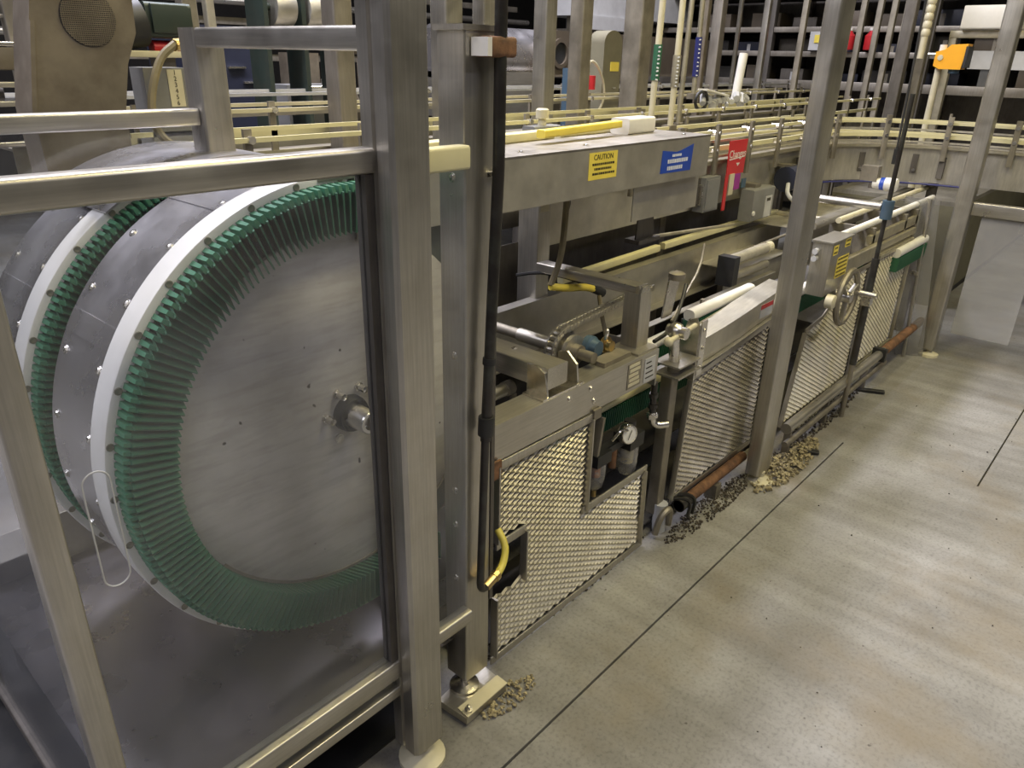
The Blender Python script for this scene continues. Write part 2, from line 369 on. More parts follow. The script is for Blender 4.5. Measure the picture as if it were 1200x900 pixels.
# ================================================================== FINNED WHEELS
CX, CZ = 0.89, 0.862
fin = MB().loft([[(-0.0015, -0.045, 0.0), (0.0015, -0.045, 0.0), (0.0030, 0.03, 0.0), (-0.0030, 0.03, 0.0)],
                 [(-0.0018, -0.045, 0.083), (0.0018, -0.045, 0.083), (0.0040, 0.03, 0.083), (-0.0040, 0.03, 0.083)]])
for p in fin.v: p.rotate(Matrix.Rotation(math.radians(-22), 3, 'Z'))     # fins lie over one another like shingles
fin = fin.mesh('fin')
fin.materials.append(M['green'])
link = MB().loft([[(-0.0048, -0.034, 0.079), (0.0048, -0.034, 0.079), (0.0068, 0.03, 0.079), (-0.0068, 0.03, 0.079)],
                  [(-0.0035, -0.030, 0.094), (0.0035, -0.030, 0.094), (0.0062, 0.03, 0.096), (-0.0062, 0.03, 0.096)]]).mesh('chain_link')
link.materials.append(M['greenlt'])
def wheel(cx, cy, cz, label, cat, runs):
    t = thing('rotary_conveyor', label, cat, (cx, cy, cz))
    d = MB().lathe((cx, cy+0.012, cz), (0, 1, 0), [(0, 0.030), (0.0, 0.407), (0.002, 0.4105), (0.012, 0.4105), (0.013, 0.03)], 96)
    part('wheel_disc', d, 'disc', t)
    part('rim', MB().arcband(cx, cz, 0.407, 0.494, cy+0.030, cy+0.05, 0, 360, 96), 'dkgreen', t)
    # white edge strip, in segments as on the wheel
    for a0, a1 in ((62, 212), (212.5, 224), (224.4, 275)):
        part('edge_strip', MB().arcband(cx, cz, 0.499, 0.522, cy+0.004, cy+0.062, a0, a1, int((a1-a0)/2.5)+2, bev=0.006), 'white', t)
    for k in range(20):
        a = math.radians(66 + 11.3*k)
        inst('screw', SCREW, 'bolt', t, (cx+0.5125*math.cos(a), cy+0.0035, cz+0.5125*math.sin(a)), FACE_NY)
    part('shroud', MB().arcband(cx, cz, 0.508, 0.515, cy+0.062, cy+0.262, 70, 246, 90), 'shroud', t)
    part('shroud_seam', MB().arcband(cx, cz, 0.5152, 0.5172, cy+0.066, cy+0.258, 146, 151, 4), 'shroud', t)
    part('shroud_seam', MB().arcband(cx, cz, 0.5152, 0.5172, cy+0.066, cy+0.258, 112, 115, 4), 'shroud', t)
    for k in range(11):
        a = math.radians(84 + 14.2*k)
        for yy in (cy+0.085, cy+0.235):
            inst('bolt', BOLT, 'bolt', t, (cx+0.515*math.cos(a), yy, cz+0.515*math.sin(a)), (0, PI/2-a, 0))
    n = 0; step = 1.82
    a = 86.0
    while a <= 274:
        r = math.radians(a); p = (cx+0.411*math.cos(r), cy, cz+0.411*math.sin(r))
        inst('fin', fin, 'green', t, p, (0, PI/2-r, 0)); inst('chain_link', link, 'greenlt', t, p, (0, PI/2-r, 0)); a += step
    if runs:
        dx = 0.013
        for k in range(14):
            x = cx + 0.035 + dx*k
            inst('fin', fin, 'green', t, (x, cy, cz+0.411)); inst('chain_link', link, 'greenlt', t, (x, cy, cz+0.411))
            inst('fin', fin, 'green', t, (x, cy, cz-0.411), (0, PI, 0)); inst('chain_link', link, 'greenlt', t, (x, cy, cz-0.411), (0, PI, 0))
        part('edge_strip', MB().box(cx+0.03, cx+0.2, cy+0.004, cy+0.062, cz+0.499, cz+0.520), 'white', t)
    part('disc_edge', MB().arcband(cx, cz, 0.4045, 0.4112, cy+0.009, cy+0.012, 215, 345, 50), 'dirty', t, 'brown stained lower edge of the disc')
    if not runs: part('top_cover', MB().arcband(cx, cz, 0.526, 0.530, cy-0.02, cy+0.33, 66, 124, 30), 'shroud', t)
    # hub
    hx = cx
    part('hub_collar', MB().lathe((hx, cy+0.012, cz), (0, -1, 0), [(0, 0.043), (0.014, 0.042), (0.024, 0.038), (0.024, 0.03)], 24), 'black', t)
    part('shaft', MB().lathe((hx, cy+0.012, cz), (0, -1, 0), [(0, 0.0275), (0.075, 0.0265), (0.079, 0.024), (0.079, 0.017), (0.055, 0.0165), (0.055, 0.001)], 24), 'bolt', t)
    for q, a in enumerate((175, 118, 62, 238)):
        r = math.radians(a); b = (hx+0.062*math.cos(r), cy+0.012, cz+0.062*math.sin(r))
        part('hub_bolt', MB().lathe(b, (0, -1, 0), [(0, 0.011), (0.006, 0.011), (0.0062, 0.0085), (0.028 if a != 238 else 0.008, 0.008), (0.03 if a != 238 else 0.009, 0.003)], 8), 'bolt', t)
    return t
SCREW = MB().lathe((0, 0, 0), (0, 0, 1), [(0, 0.0072), (0.001, 0.0072), (0.0016, 0.006), (0.0006, 0.0025)], 10).mesh('screw'); SCREW.materials.append(M['dirty'])
wheel(CX, 1.25, CZ, 'large steel conveyor wheel nearest the clear panel, ringed by green fins', 'wheel', True)
wheel(CX-0.01, 1.625, CZ-0.004, 'second green-finned wheel, mostly hidden behind the front wheel and its shroud', 'wheel', False)
solo('dark_floor_sheet', MB().prism(rrect(1.42, 1.5, 0.03), 0.0, 0.008, 'xy'), 'black', 'black sheet added for the shaded, dirty floor under the wheel guard', 'dark sheet').location += Vector((0.27, 1.86, 0))  # thin black sheet added to darken the shaded, dirty floor here
# drip pan and inner back plate under the wheels
t = thing('drip_pan', 'stainless drip pan lying under the two finned wheels inside the guard', 'pan', (0.7, 1.55, 0.0))
part('pan_sheet', MB().loft([[(0.26, 1.1, 0.20), (0.26, 1.1, 0.204), (0.26, 2.1, 0.254), (0.26, 2.1, 0.25)], [(1.05, 1.1, 0.20), (1.05, 1.1, 0.204), (1.05, 2.1, 0.254), (1.05, 2.1, 0.25)]]), 'pan', t)
part('pan_rim', MB().box(0.26, 1.05, 2.1, 2.106, 0.25, 0.40), 'sheet', t)
for x, y in ((0.3, 1.14), (1.0, 1.14), (0.3, 2.05), (1.0, 2.05)):
    part('leg', MB().bar((x, y, 0), (x, y, 0.2 + (y-1.1)*0.05), 0.03, 0.03, 0.003), 'dark', t)
# ================================================================== CONVEYOR END POST (second post) + conduit
t = thing('conveyor_post', 'square bolted steel post on a base plate, just right of the slotted guard post', 'post', (1.1, 1.08, 0))
part('post_tube', MB().bar((1.098, 1.095, 0.075), (1.098, 1.095, 1.645), 0.085, 0.075, 0.005, up=(0, 1, 0)), 'steel', t)
part('post_cap', MB().box(1.050, 1.150, 1.055, 1.137, 1.645, 1.655), 'steel', t)
part('post_edge_strip', MB().box(1.1405, 1.152, 1.056, 1.068, 0.3, 1.60), 'dark', t)
for z in (1.0, 0.655, 0.56, 0.40, 1.38):
    inst('bolt', BOLT, 'bolt', t, (1.0555, 1.092, z), FACE_NX)
for z in (1.385,):
    part('wing_bolt', MB().sphere((1.128, 1.048, z), 0.007, 6).box(1.108, 1.148, 1.046, 1.052, z-0.004, z+0.004).cyl((1.128, 1.058, z), (1.128, 1.046, z), 0.005, 8), 'bolt', t)
part('levelling_foot', MB().lathe((1.075, 1.085, 0.03), (0, 0, 1), [(0, 0.042), (0.008, 0.040), (0.016, 0.018), (0.018, 0.011), (0.05, 0.011)], 18), 'bolt', t)
part('base_plate', MB().prism([(0.992, 1.10), (1.0, 1.0), (1.155, 1.004), (1.165, 1.12)], 0.008, 0.030, 'xy'), 'steel_x', t)
part('base_cover', MB().prism([(1.002, 0.999), (1.158, 1.002), (1.160, 1.042), (1.006, 1.040)], 0.0305, 0.034, 'xy'), 'cream', t, 'pale yellow painted strip along the edge of the base plate')
part('anchor_bolt', MB().lathe((1.018, 1.012, 0.034), (0, 0, 1), [(0, 0.011), (0.008, 0.011), (0.0085, 0.006), (0.018, 0.006), (0.019, 0.002)], 8), 'bolt', t)
t = thing('pipe_clamp', 'rusty square clamp block on top of the bolted steel post', 'clamp', (1.13, 1.04, 1.60))
part('clamp_block', MB().bar((1.082, 1.034, 1.618), (1.150, 1.034, 1.618), 0.042, 0.036, 0.008), 'rust', t)
part('clamp_strap', MB().box(1.070, 1.0815, 1.012, 1.0545, 1.602, 1.634), 'white', t, 'pale flaking strap on the rusty clamp')
part('clamp_bolt', MB().cyl((1.150, 1.03, 1.618), (1.162, 1.03, 1.618), 0.006, 6), 'rust', t)
t = thing('conduit', 'dark vertical conduit pipe with collars strapped to the front of the bolted post', 'pipe', (1.08, 1.03, 0.38))
part('pipe', MB().tube([(1.122, 1.028, 1.95), (1.121, 1.028, 1.4), (1.099, 1.028, 0.97), (1.090, 1.028, 0.80)], 0.0125, 12), 'pipe', t)
part('pipe', MB().tube([(1.090, 1.028, 0.82), (1.077, 1.028, 0.43), (1.076, 1.028, 0.398), (1.083, 1.028, 0.383), (1.097, 1.028, 0.382)], 0.0100, 12, 1), 'pipe', t)
part('collar', MB().cyl((1.0925, 1.028, 0.86), (1.0905, 1.028, 0.815), 0.0185, 14), 'black', t)
part('collar', MB().cyl((1.1005, 1.028, 1.0), (1.0995, 1.028, 0.985), 0.0150, 14), 'black', t)
part('hose_fitting', MB().cyl((1.096, 1.028, 0.382), (1.145, 1.032, 0.394), 0.0115, 12).cyl((1.13, 1.031, 0.390), (1.142, 1.032, 0.393), 0.0145, 8), 'brass', t)
part('hose_tail', MB().tube([(1.145, 1.032, 0.394), (1.175, 1.04, 0.405), (1.20, 1.055, 0.44), (1.205, 1.09, 0.47)], 0.010, 10, 2), 'yhose', t, 'bright yellow rubber hose end')

# ================================================================== COVER BEAM
t = thing('cover_beam', 'long sheet steel cover beam carrying a yellow and a blue sticker, above the open machinery', 'beam', (1.7, 1.4, 1.24))
part('front_plate', MB().box(0.935, 2.425, 1.25, 1.254, 1.246, 1.372), 'sheet', t)
part('top_deck', MB().loft([[(x, 1.25, 1.372), (x, 1.25, 1.378), (x, 1.60, 1.378), (x, 1.60, 1.372)] for x in (0.85, 2.425)]), 'deck', t)
part('back_plate', MB().box(0.935, 2.425, 1.596, 1.60, 1.246, 1.372), 'sheet', t)
part('end_plate', MB().box(2.421, 2.425, 1.254, 1.596, 1.246, 1.372), 'sheet', t)
part('lip', MB().box(0.935, 2.425, 1.254, 1.275, 1.244, 1.248), 'sheet', t)
part('lower_plate', MB().box(2.03, 2.44, 1.285, 1.289, 1.13, 1.25), 'sheet', t)
for x in (1.5, 1.78, 2.33): inst('bolt', BOLT, 'bolt', t, (x, 1.30, 1.378))
s = part('caution_sticker', MB().box(1.732, 1.869, 1.2490, 1.25, 1.290, 1.364), 'yellow', t, 'yellow warning sticker with dark lettering')
text('lettering', 'CAUTION', 'print', s, (1.800, 1.2487, 1.3505), 0.021)
for k, (w, z) in enumerate(((0.105, 1.332), (0.085, 1.319), (0.10, 1.306))):
    m = MB(); x = 1.80 - w/2; rnd = random.Random(k)
    while x < 1.80 + w/2:
        q = rnd.uniform(0.004, 0.010); m.box(x, x+q, 1.2484, 1.249, z-0.003, z+0.003); x += q+0.0025
    part('print_line', m, 'print', s)
s = part('notice_sticker', MB().prism([(2.115, 1.275), (2.305, 1.272), (2.312, 1.355), (2.235, 1.339), (2.205, 1.336), (2.120, 1.345)], 1.2488, 1.25), 'blue', t, 'torn blue notice sticker with pale lettering')
for k, (x0, x1, z, hh) in enumerate(((2.18, 2.235, 1.326, 0.004), (2.155, 2.27, 1.309, 0.006), (2.155, 2.245, 1.288, 0.006))):
    m = MB(); x = x0; rnd = random.Random(k+9)
    while x < x1:
        q = rnd.uniform(0.005, 0.011); m.box(x, x+q, 1.2483, 1.2488, z-hh, z+hh); x += q+0.0025
    part('print_line', m, 'printw', s)
# things on the deck
solo('plastic_block', MB().bar((2.155, 1.44, 1.403), (2.33, 1.45, 1.403), 0.07, 0.05, 0.008), 'white', 'white plastic block lying on the right end of the cover beam', 'block')
solo('plastic_bar', MB().bar((1.70, 1.40, 1.405), (2.13, 1.43, 1.412), 0.03, 0.022, 0.005), 'yellow', 'bright yellow plastic bar lying along the top of the cover beam', 'bar')
solo('guide_strip', MB().bar((1.30, 1.455, 1.3905), (1.86, 1.50, 1.3905), 0.045, 0.025, 0.004), 'ivory', 'ivory plastic guide strip on the left of the cover beam top', 'strip')
solo('guide_strip', MB().bar((1.90, 1.50, 1.389), (2.19, 1.51, 1.389), 0.03, 0.022, 0.004), 'ivory', 'short ivory guide strip behind the yellow bar on the cover beam', 'strip')
t = thing('knob_block', 'cream clamp knob on a grey block behind the yellow bar', 'knob', (1.90, 1.56, 1.378))
part('block', MB().bar((1.84, 1.565, 1.393), (1.97, 1.565, 1.393), 0.05, 0.03, 0.006), 'grey', t)
part('knob', MB().lathe((1.905, 1.565, 1.408), (0, 0, 1), [(0, 0.014), (0.02, 0.012), (0.021, 0.021), (0.046, 0.021), (0.05, 0.016)], 12), 'cream', t)

# ================================================================== SIDE FRAME + INNER TROUGHS
def inside(poly, x, z):
    c = False; n = len(poly)
    for i in range(n):
        (x0, z0), (x1, z1) = poly[i], poly[(i+1) % n]
        if (z0 > z) != (z1 > z) and x < (x1-x0)*(z-z0)/(z1-z0)+x0: c = not c
    return c
def expanded(poly, y, h=0.02, s=0.010, w=1.0):
    m = MB(); xs = [p[0] for p in poly]; zs = [p[1] for p in poly]
    sec = ((-0.0035*w, -0.0026*w), (0.0030*w, 0.0026*w), (0.0034*w, -0.0010*w))
    for k in range(int((max(zs)-min(zs))/s)+1):
        zc = min(zs)+k*s; run = []
        def flush():
            if len(run) > 1: m.loft([[(px, y+dy, pz+dz) for dy, dz in sec] for px, pz in run], caps=False)
            run.clear()
        for i in range(int((max(xs)-min(xs))/h)+2):
            px = min(xs)+i*h; pz = zc + (s/2)*(1 if (i+k) % 2 else -1)
            if inside(poly, px, pz): run.append((px, pz))
            else: flush()
        flush()
    return m
def strip(a, b, y, w=0.026, t=0.006):      # flat bar in the plane Y = y
    return MB().bar((a[0], y, a[1]), (b[0], y, b[1]), t, w, 0.0015, up=None)

t = thing('conveyor_machine', 'low steel machine frame with side channel, inner plates and legs right of the bolted post', 'frame', (1.6, 1.4, 0))
part('side_channel', MB().box(1.155, 1.96, 1.10, 1.104, 0.667, 0.765).box(1.155, 1.96, 1.10, 1.178, 0.765, 0.770).box(1.155, 1.96, 1.104, 1.13, 0.663, 0.667), 'steel_x', t)
part('end_plate', MB().box(1.96, 1.965, 1.10, 1.30, 0.64, 0.768), 'steel', t)
for x in (1.50, 1.60, 1.62): inst('bolt', BOLT, 'bolt', t, (x, 1.10, 0.745 if x < 1.61 else 0.70), FACE_NY)
part('label_plate', MB().box(1.79, 1.865, 1.0985, 1.10, 0.678, 0.760), 'dirty', t)
for k in range(5):
    part('print_bar', MB().box(1.795+0.004*(k % 2), 1.858-0.005*(k % 3), 1.0975, 1.0985, 0.685+k*0.0155, 0.695+k*0.0155), 'cream', t)
part('label_plate', MB().box(1.885, 1.948, 1.0985, 1.10, 0.672, 0.752), 'lightgrey', t, 'worn grey label plate at the end of the channel')
for k in range(4):
    part('print_bar', MB().box(1.893, 1.94-0.006*k, 1.0978, 1.0985, 0.684+k*0.017, 0.688+k*0.017), 'print', t)
part('tie_bar', MB().bar((1.235, 1.178, 0.735), (1.235, 1.9, 0.735), 0.05, 0.05, 0.004), 'dirty', t)
for x in (1.2, 1.9, 3.05, 4.2):
    part('leg', MB().bar((x, 1.85, 0), (x, 1.85, 0.62), 0.06, 0.06, 0.004), 'dirty', t)
part('belly_plate', MB().box(1.16, 4.5, 1.95, 1.955, 0.05, 0.62), 'undershade', t)
part('belly_pan', MB().box(1.16, 4.5, 1.35, 1.95, 0.14, 0.145), 'undershade', t)
part('shade_sheet', MB().box(1.16, 4.5, 1.135, 1.35, 0.035, 0.042), 'undershade', t)  # dark sheet added where the floor under the machine lies in shade
part('shade_sheet_foot', MB().box(1.3, 1.36, 1.2, 1.26, 0, 0.035).box(2.8, 2.86, 1.2, 1.26, 0, 0.035).box(4.2, 4.26, 1.2, 1.26, 0, 0.035), 'undershade', t)  # feet of the added dark sheet
for x in (1.55, 2.6, 3.7):
    part('pan_leg', MB().bar((x, 1.5, 0), (x, 1.5, 0.14), 0.05, 0.05, 0.004), 'dark', t)
part('inner_rail', MB().bar((1.16, 1.40, 0.40), (4.5, 1.40, 0.40), 0.04, 0.06, 0.004), 'dark', t)  # dark colour put in for the shade inside the machine
# trough side plate with flanges
part('trough_plate', MB().box(1.20, 4.05, 1.60, 1.604, 0.625, 0.812), 'sheet', t)
part('trough_flange', MB().box(1.20, 4.05, 1.60, 1.645, 0.812, 0.816), 'steel_x', t)
part('trough_flange', MB().box(1.20, 4.05, 1.555, 1.604, 0.621, 0.625), 'steel_x', t)
part('ivory_rail', MB().bar((2.17, 1.665, 0.835), (2.86, 1.665, 0.846), 0.03, 0.028, 0.004), 'ivory', t)
part('ivory_rail', MB().bar((2.90, 1.665, 0.848), (4.1, 1.665, 0.850), 0.03, 0.028, 0.004), 'ivory', t)
part('inner_wall', MB().box(1.30, 4.3, 1.82, 1.824, 0.56, 0.965), 'dark', t)  # dark colour carries the shade this recessed plate stands in
part('inner_column', MB().bar((2.0, 1.66, 0.66), (2.0, 1.66, 1.24), 0.07, 0.09, 0.004, up=(0, 1, 0)), 'steel', t)
part('column_tag', MB().box(1.975, 2.02, 1.6135, 1.6148, 1.12, 1.165), 'cream', t, 'small cream tag on the inner column')
part('inner_panel', MB().box(1.55, 1.85, 1.85, 1.855, 0.90, 1.24), 'steel', t)
part('trough_plate', MB().box(3.05, 4.5, 1.42, 1.424, 0.60, 0.72), 'sheet', t)
part('trough_flange', MB().box(1.9, 3.4, 1.33, 1.36, 0.700, 0.704), 'steel_x', t)

# arm, shaft, chain drive
t = thing('motor_arm', 'square tube arm bolted to the side channel next to the chain sprocket', 'arm', (1.46, 1.3, 0.77))
part('tube', MB().bar((1.462, 1.115, 0.822), (1.462, 1.595, 0.822), 0.085, 0.062, 0.005), 'steel_y', t)
part('gusset', MB().prism([(1.108, 0.775), (1.180, 0.775), (1.180, 0.852), (1.150, 0.854), (1.120, 0.840)], 1.412, 1.419, 'yz'), 'bolt', t)
part('gusset', MB().prism([(1.108, 0.775), (1.180, 0.775), (1.180, 0.852), (1.150, 0.860), (1.115, 0.830)], 1.545, 1.552, 'yz'), 'bolt', t)
part('foot_plate', MB().box(1.390, 1.565, 1.102, 1.176, 0.7702, 0.776), 'bolt', t)
inst('bolt', BOLT, 'bolt', t, (1.472, 1.28, 0.853))
inst('bolt', BOLT, 'bolt', t, (1.552, 1.15, 0.80), (0, PI/2, 0))
t = thing('chain_drive', 'chain sprocket on a rusty cross shaft, beside the square tube arm', 'sprocket', (1.69, 1.3, 0.77))
part('shaft', MB().cyl((1.68, 1.555, 0.80), (1.68, 1.15, 0.80), 0.017, 14), 'dirty', t, 'dirty brown cross shaft')
part('shaft_sleeve', MB().cyl((1.68, 1.44, 0.80), (1.68, 1.30, 0.80), 0.0215, 14), 'steel_y', t)
def sprocket(cx, y0, y1, cz, r, n):
    m = MB(); out = []
    for k in range(n):
        for d, q in ((0.0, r), (0.28, r), (0.5, r*0.87), (0.78, r*0.87)):
            a = 2*PI*(k+d)/n; out.append((cx+q*math.cos(a), cz+q*math.sin(a)))
    return m.prism(out, y0, y1)
part('sprocket', sprocket(1.68, 1.255, 1.268, 0.80, 0.060, 14), 'steel', t)
part('sprocket_disc', MB().cyl((1.68, 1.222, 0.80), (1.68, 1.235, 0.80), 0.052, 24), 'steel', t)
part('hub', MB().cyl((1.68, 1.20, 0.80), (1.68, 1.28, 0.80), 0.026, 16), 'dirty', t)
# chain links round the sprocket and off along the machine
lk = MB().box(-0.0115, 0.0115, -0.016, -0.010, -0.010, 0.010).box(-0.0115, 0.0115, 0.010, 0.016, -0.010, 0.010).cyl((-0.007, -0.018, 0), (-0.007, 0.018, 0), 0.008, 8).mesh('chain_link'); lk.materials.append(M['steel'])
for k in range(14):
    a = math.radians(88 + 14.5*k)
    inst('chain_link', lk, 'steel', t, (1.68+0.067*math.cos(a), 1.262, 0.80+0.067*math.sin(a)), (0, PI/2-a, 0))
for k in range(26):
    inst('chain_link', lk, 'steel', t, (1.70+0.0175*k, 1.262, 0.868+0.0012*k))
t = thing('bearing_unit', 'blue and brass flange bearing standing on the side channel behind the arm', 'bearing', (1.74, 1.18, 0.77))
part('housing', MB().lathe((1.745, 1.225, 0.803), (0, -1, 0), [(0, 0.034), (0.02, 0.034), (0.024, 0.028), (0.045, 0.024)], 18), 'bluegrey', t)
part('brass_cap', MB().lathe((1.80, 1.20, 0.800), (0, -1, 0), [(0, 0.026), (0.012, 0.026), (0.014, 0.018), (0.03, 0.017), (0.032, 0.008)], 14), 'brass', t)
part('base', MB().box(1.70, 1.84, 1.125, 1.175, 0.7705, 0.784), 'dirty', t)
part('grease_nipple', MB().cyl((1.79, 1.19, 0.82), (1.79, 1.185, 0.845), 0.006, 8).sphere((1.79, 1.185, 0.848), 0.0075, 6), 'bolt', t)
t = thing('bracket_arm', 'right-angled flat steel bracket standing on the side channel near its label plates', 'bracket', (1.93, 1.2, 0.77))
part('arm_plate', MB().bar((1.925, 1.165, 0.955), (1.925, 1.56, 0.955), 0.055, 0.03, 0.003), 'steel_y', t)
part('upright', MB().prism([(1.890, 0.776), (1.955, 0.776), (1.955, 0.900), (1.948, 0.950), (1.930, 0.972), (1.900, 0.972), (1.890, 0.955)], 1.140, 1.148), 'steel', t)
part('upright_web', MB().box(1.890, 1.896, 1.148, 1.20, 0.776, 0.95), 'steel', t)
part('foot_plate', MB().box(1.850, 1.965, 1.105, 1.21, 0.7705, 0.7765), 'steel', t)
t = thing('sensor_cable', 'yellow cable with black plugs hanging between the inner column and the bracket', 'cable', (1.9, 1.45, 0.9))
part('cable', MB().tube([(1.905, 1.45, 1.235), (1.90, 1.45, 1.137), (1.893, 1.45, 1.05), (1.878, 1.45, 0.988), (1.838, 1.45, 0.925)], 0.0105, 8, 2), 'dhose', t)
part('cable_sleeve', MB().tube([(1.838, 1.45, 0.922), (1.90, 1.43, 0.908), (1.97, 1.41, 0.903), (2.019, 1.40, 0.887)], 0.0125, 10, 2), 'yellow', t, 'bright yellow cable sleeve')
part('plug', MB().cyl((2.01, 1.405, 0.892), (2.055, 1.39, 0.868), 0.0155, 10), 'black', t)
part('cable_tail', MB().tube([(1.99, 1.36, 0.878), (1.965, 1.33, 0.83), (1.93, 1.28, 0.77), (1.87, 1.205, 0.715)], 0.0075, 8, 2), 'dhose', t)
part('black_lead', MB().tube([(1.905, 1.47, 1.24), (1.935, 1.47, 1.20), (1.945, 1.47, 1.175), (1.92, 1.46, 1.15), (1.90, 1.45, 1.14)], 0.005, 6, 2), 'black', t)
part('black_lead', MB().tube([(2.03, 1.39, 0.885), (1.96, 1.47, 0.925), (1.90, 1.55, 0.94), (1.84, 1.6, 0.93)], 0.006, 6, 2), 'black', t)
t = thing('pneumatic_cylinder', 'small brass-ended air cylinder lying beside the side channel near the bolted post', 'cylinder', (1.36, 1.28, 0.71))
part('barrel', MB().cyl((1.30, 1.27, 0.745), (1.42, 1.27, 0.745), 0.019, 14), 'steel_x', t)
part('rod_end', MB().cyl((1.24, 1.27, 0.745), (1.30, 1.27, 0.745), 0.012, 12).cyl((1.285, 1.27, 0.745), (1.31, 1.27, 0.745), 0.023, 8), 'brass', t)
part('end_cap', MB().cyl((1.42, 1.27, 0.745), (1.45, 1.27, 0.745), 0.022, 14), 'dirty', t)

# ================================================================== BELTS with white guide and green fins
bf = MB().loft([[(-0.0022, -0.018, -0.075), (0.0022, -0.018, -0.075), (0.003, 0.018, -0.075), (-0.003, 0.018, -0.075)], [(-0.003, -0.022, 0), (0.003, -0.022, 0), (0.003, 0.02, 0), (-0.003, 0.02, 0)]]).mesh('fin'); bf.materials.append(M['green'])
def belt(label, x0, x1, y, z, mat='white', rad=0.017, fins=True, gap=0.0125):
    t = thing('finned_belt', label, 'belt', ((x0+x1)/2, y, z-0.09))
    part('guide_rail', MB().bar((x0, y, z), (x1, y, z), 0.045, 2*rad, rad*0.8), mat, t)
    part('belt_web', MB().box(x0, x1, y+0.022, y+0.03, z-0.09, z-0.02), 'dkgreen', t)
    if fins:
        k = 0
        while x0 + k*gap < x1 and k < 300: inst('fin', bf, 'green', t, (x0+k*gap, y, z-rad)); k += 1
    for x in [x0+0.15+0.4*i for i in range(int((x1-x0)/0.4))]:
        part('hanger', MB().box(x, x+0.02, y+0.03, y+0.04, z-0.06, z+0.02), 'dirty', t)
    return t
belt('lower green finned belt with ivory guide, seen behind the filter regulator', 1.62, 2.75, 1.245, 0.548, 'ivory', 0.020)
belt('upper green finned belt with white guide, running behind the side channel and curved guard', 1.30, 2.30, 1.235, 0.700)
belt('short belt with bright white guide beside the top of the curved guard', 2.36, 2.86, 1.215, 0.757, 'white', 0.021)
belt('green finned belt with white guide reaching the tall post from behind', 2.95, 4.0, 1.14, 0.690, 'white', 0.022)
belt('green finned belt with white guide at the far end beside the scuffed panel', 4.25, 4.78, 1.04, 0.700, 'white', 0.024)

# ================================================================== CURVED GUARD, CLAMPS
t = thing('chute_guard', 'curved sheet steel chute guard left of the tall post, above the dark mesh panel', 'guard', (2.55, 1.15, 0.6))
top = [(2.24, 0.715), (2.40, 0.722), (2.55, 0.733), (2.70, 0.748), (2.85, 0.762), (2.97, 0.770)]
part('front_face', MB().loft([[(x, 1.10, z-0.085), (x, 1.104, z-0.085), (x, 1.104, z), (x, 1.10, z)] for x, z in top]), 'sheet', t)
part('top_face', MB().loft([[(x, 1.10, z), (x, 1.10, z+0.004), (x, 1.185, z+0.012), (x, 1.185, z+0.008)] for x, z in top]), 'sheet', t)
part('lower_channel', MB().loft([[(x, 1.112, z-0.155), (x, 1.116, z-0.155), (x, 1.116, z-0.09), (x, 1.112, z-0.09)] for x, z in top]), 'sheet', t)
part('lower_lip', MB().loft([[(x, 1.085, z-0.092), (x, 1.085, z-0.088), (x, 1.116, z-0.086), (x, 1.116, z-0.090)] for x, z in top]), 'steel_x', t)
part('end_bracket', MB().prism([(1.09, 0.585), (1.16, 0.585), (1.16, 0.70), (1.135, 0.80), (1.105, 0.81), (1.09, 0.78)], 2.205, 2.213, 'yz'), 'bolt', t, 'pale bolted end bracket')
part('end_bracket', MB().box(2.213, 2.25, 1.085, 1.0905, 0.60, 0.80), 'bolt', t)
for z in (0.63, 0.70, 0.765): inst('bolt', BOLT, 'bolt', t, (2.232, 1.085, z), FACE_NY)
part('sticker', MB().box(2.72, 2.83, 1.0985, 1.10, 0.685, 0.74), 'lightgrey', t)
part('sticker_band', MB().box(2.72, 2.83, 1.098, 1.0985, 0.722, 0.74), 'red', t)
t = thing('clamp_stand', 'cluster of swivel clamps on a slim upright post between the two nearest mesh panels', 'clamp', (2.12, 1.11, 0))
part('upright', MB().bar((2.12, 1.135, 0.07), (2.12, 1.135, 0.64), 0.045, 0.045, 0.004), 'dirty', t)
part('foot_tube', MB().cyl((2.12, 1.11, 0.0), (2.12, 1.11, 0.115), 0.026, 14), 'lightgrey', t)
part('foot_clamp', MB().tube([(2.06, 1.09, 0.02), (2.07, 1.08, 0.09), (2.10, 1.075, 0.11), (2.13, 1.075, 0.10), (2.135, 1.08, 0.03)], 0.013, 8, 2), 'dirty', t)
for k in range(2):
    part('pipe_hook', MB().tube([(2.16+0.035*k, 1.12, 0.115), (2.215+0.035*k, 1.06, 0.112), (2.23+0.035*k, 1.045, 0.09), (2.225+0.035*k, 1.05, 0.03)], 0.007, 6, 1), 'pipe', t)
part('top_plate', MB().box(2.04, 2.19, 1.06, 1.17, 0.643, 0.650), 'steel', t)
part('clamp_plate', MB().box(2.05, 2.19, 1.065, 1.165, 0.677, 0.683), 'steel', t)
part('spacer', MB().cyl((2.09, 1.11, 0.650), (2.09, 1.11, 0.677), 0.02, 10).cyl((2.155, 1.11, 0.650), (2.155, 1.11, 0.677), 0.014, 10), 'dirty', t)
part('swivel_rod', MB().cyl((2.10, 1.115, 0.683), (2.09, 1.12, 0.775), 0.018, 12), 'bolt', t)
part('swivel_head', MB().sphere((2.09, 1.115, 0.79), 0.03, 8).cyl((2.09, 1.145, 0.79), (2.09, 1.075, 0.79), 0.020, 12), 'bolt', t)
part('cross_rod', MB().cyl((2.02, 1.10, 0.775), (2.19, 1.10, 0.79), 0.009, 10).sphere((2.02, 1.10, 0.775), 0.016, 7), 'cream', t)
part('slant_plate', MB().prism([(2.14, 0.80), (2.20, 0.80), (2.235, 0.93), (2.20, 0.96), (2.165, 0.94)], 1.20, 1.206), 'bolt', t)
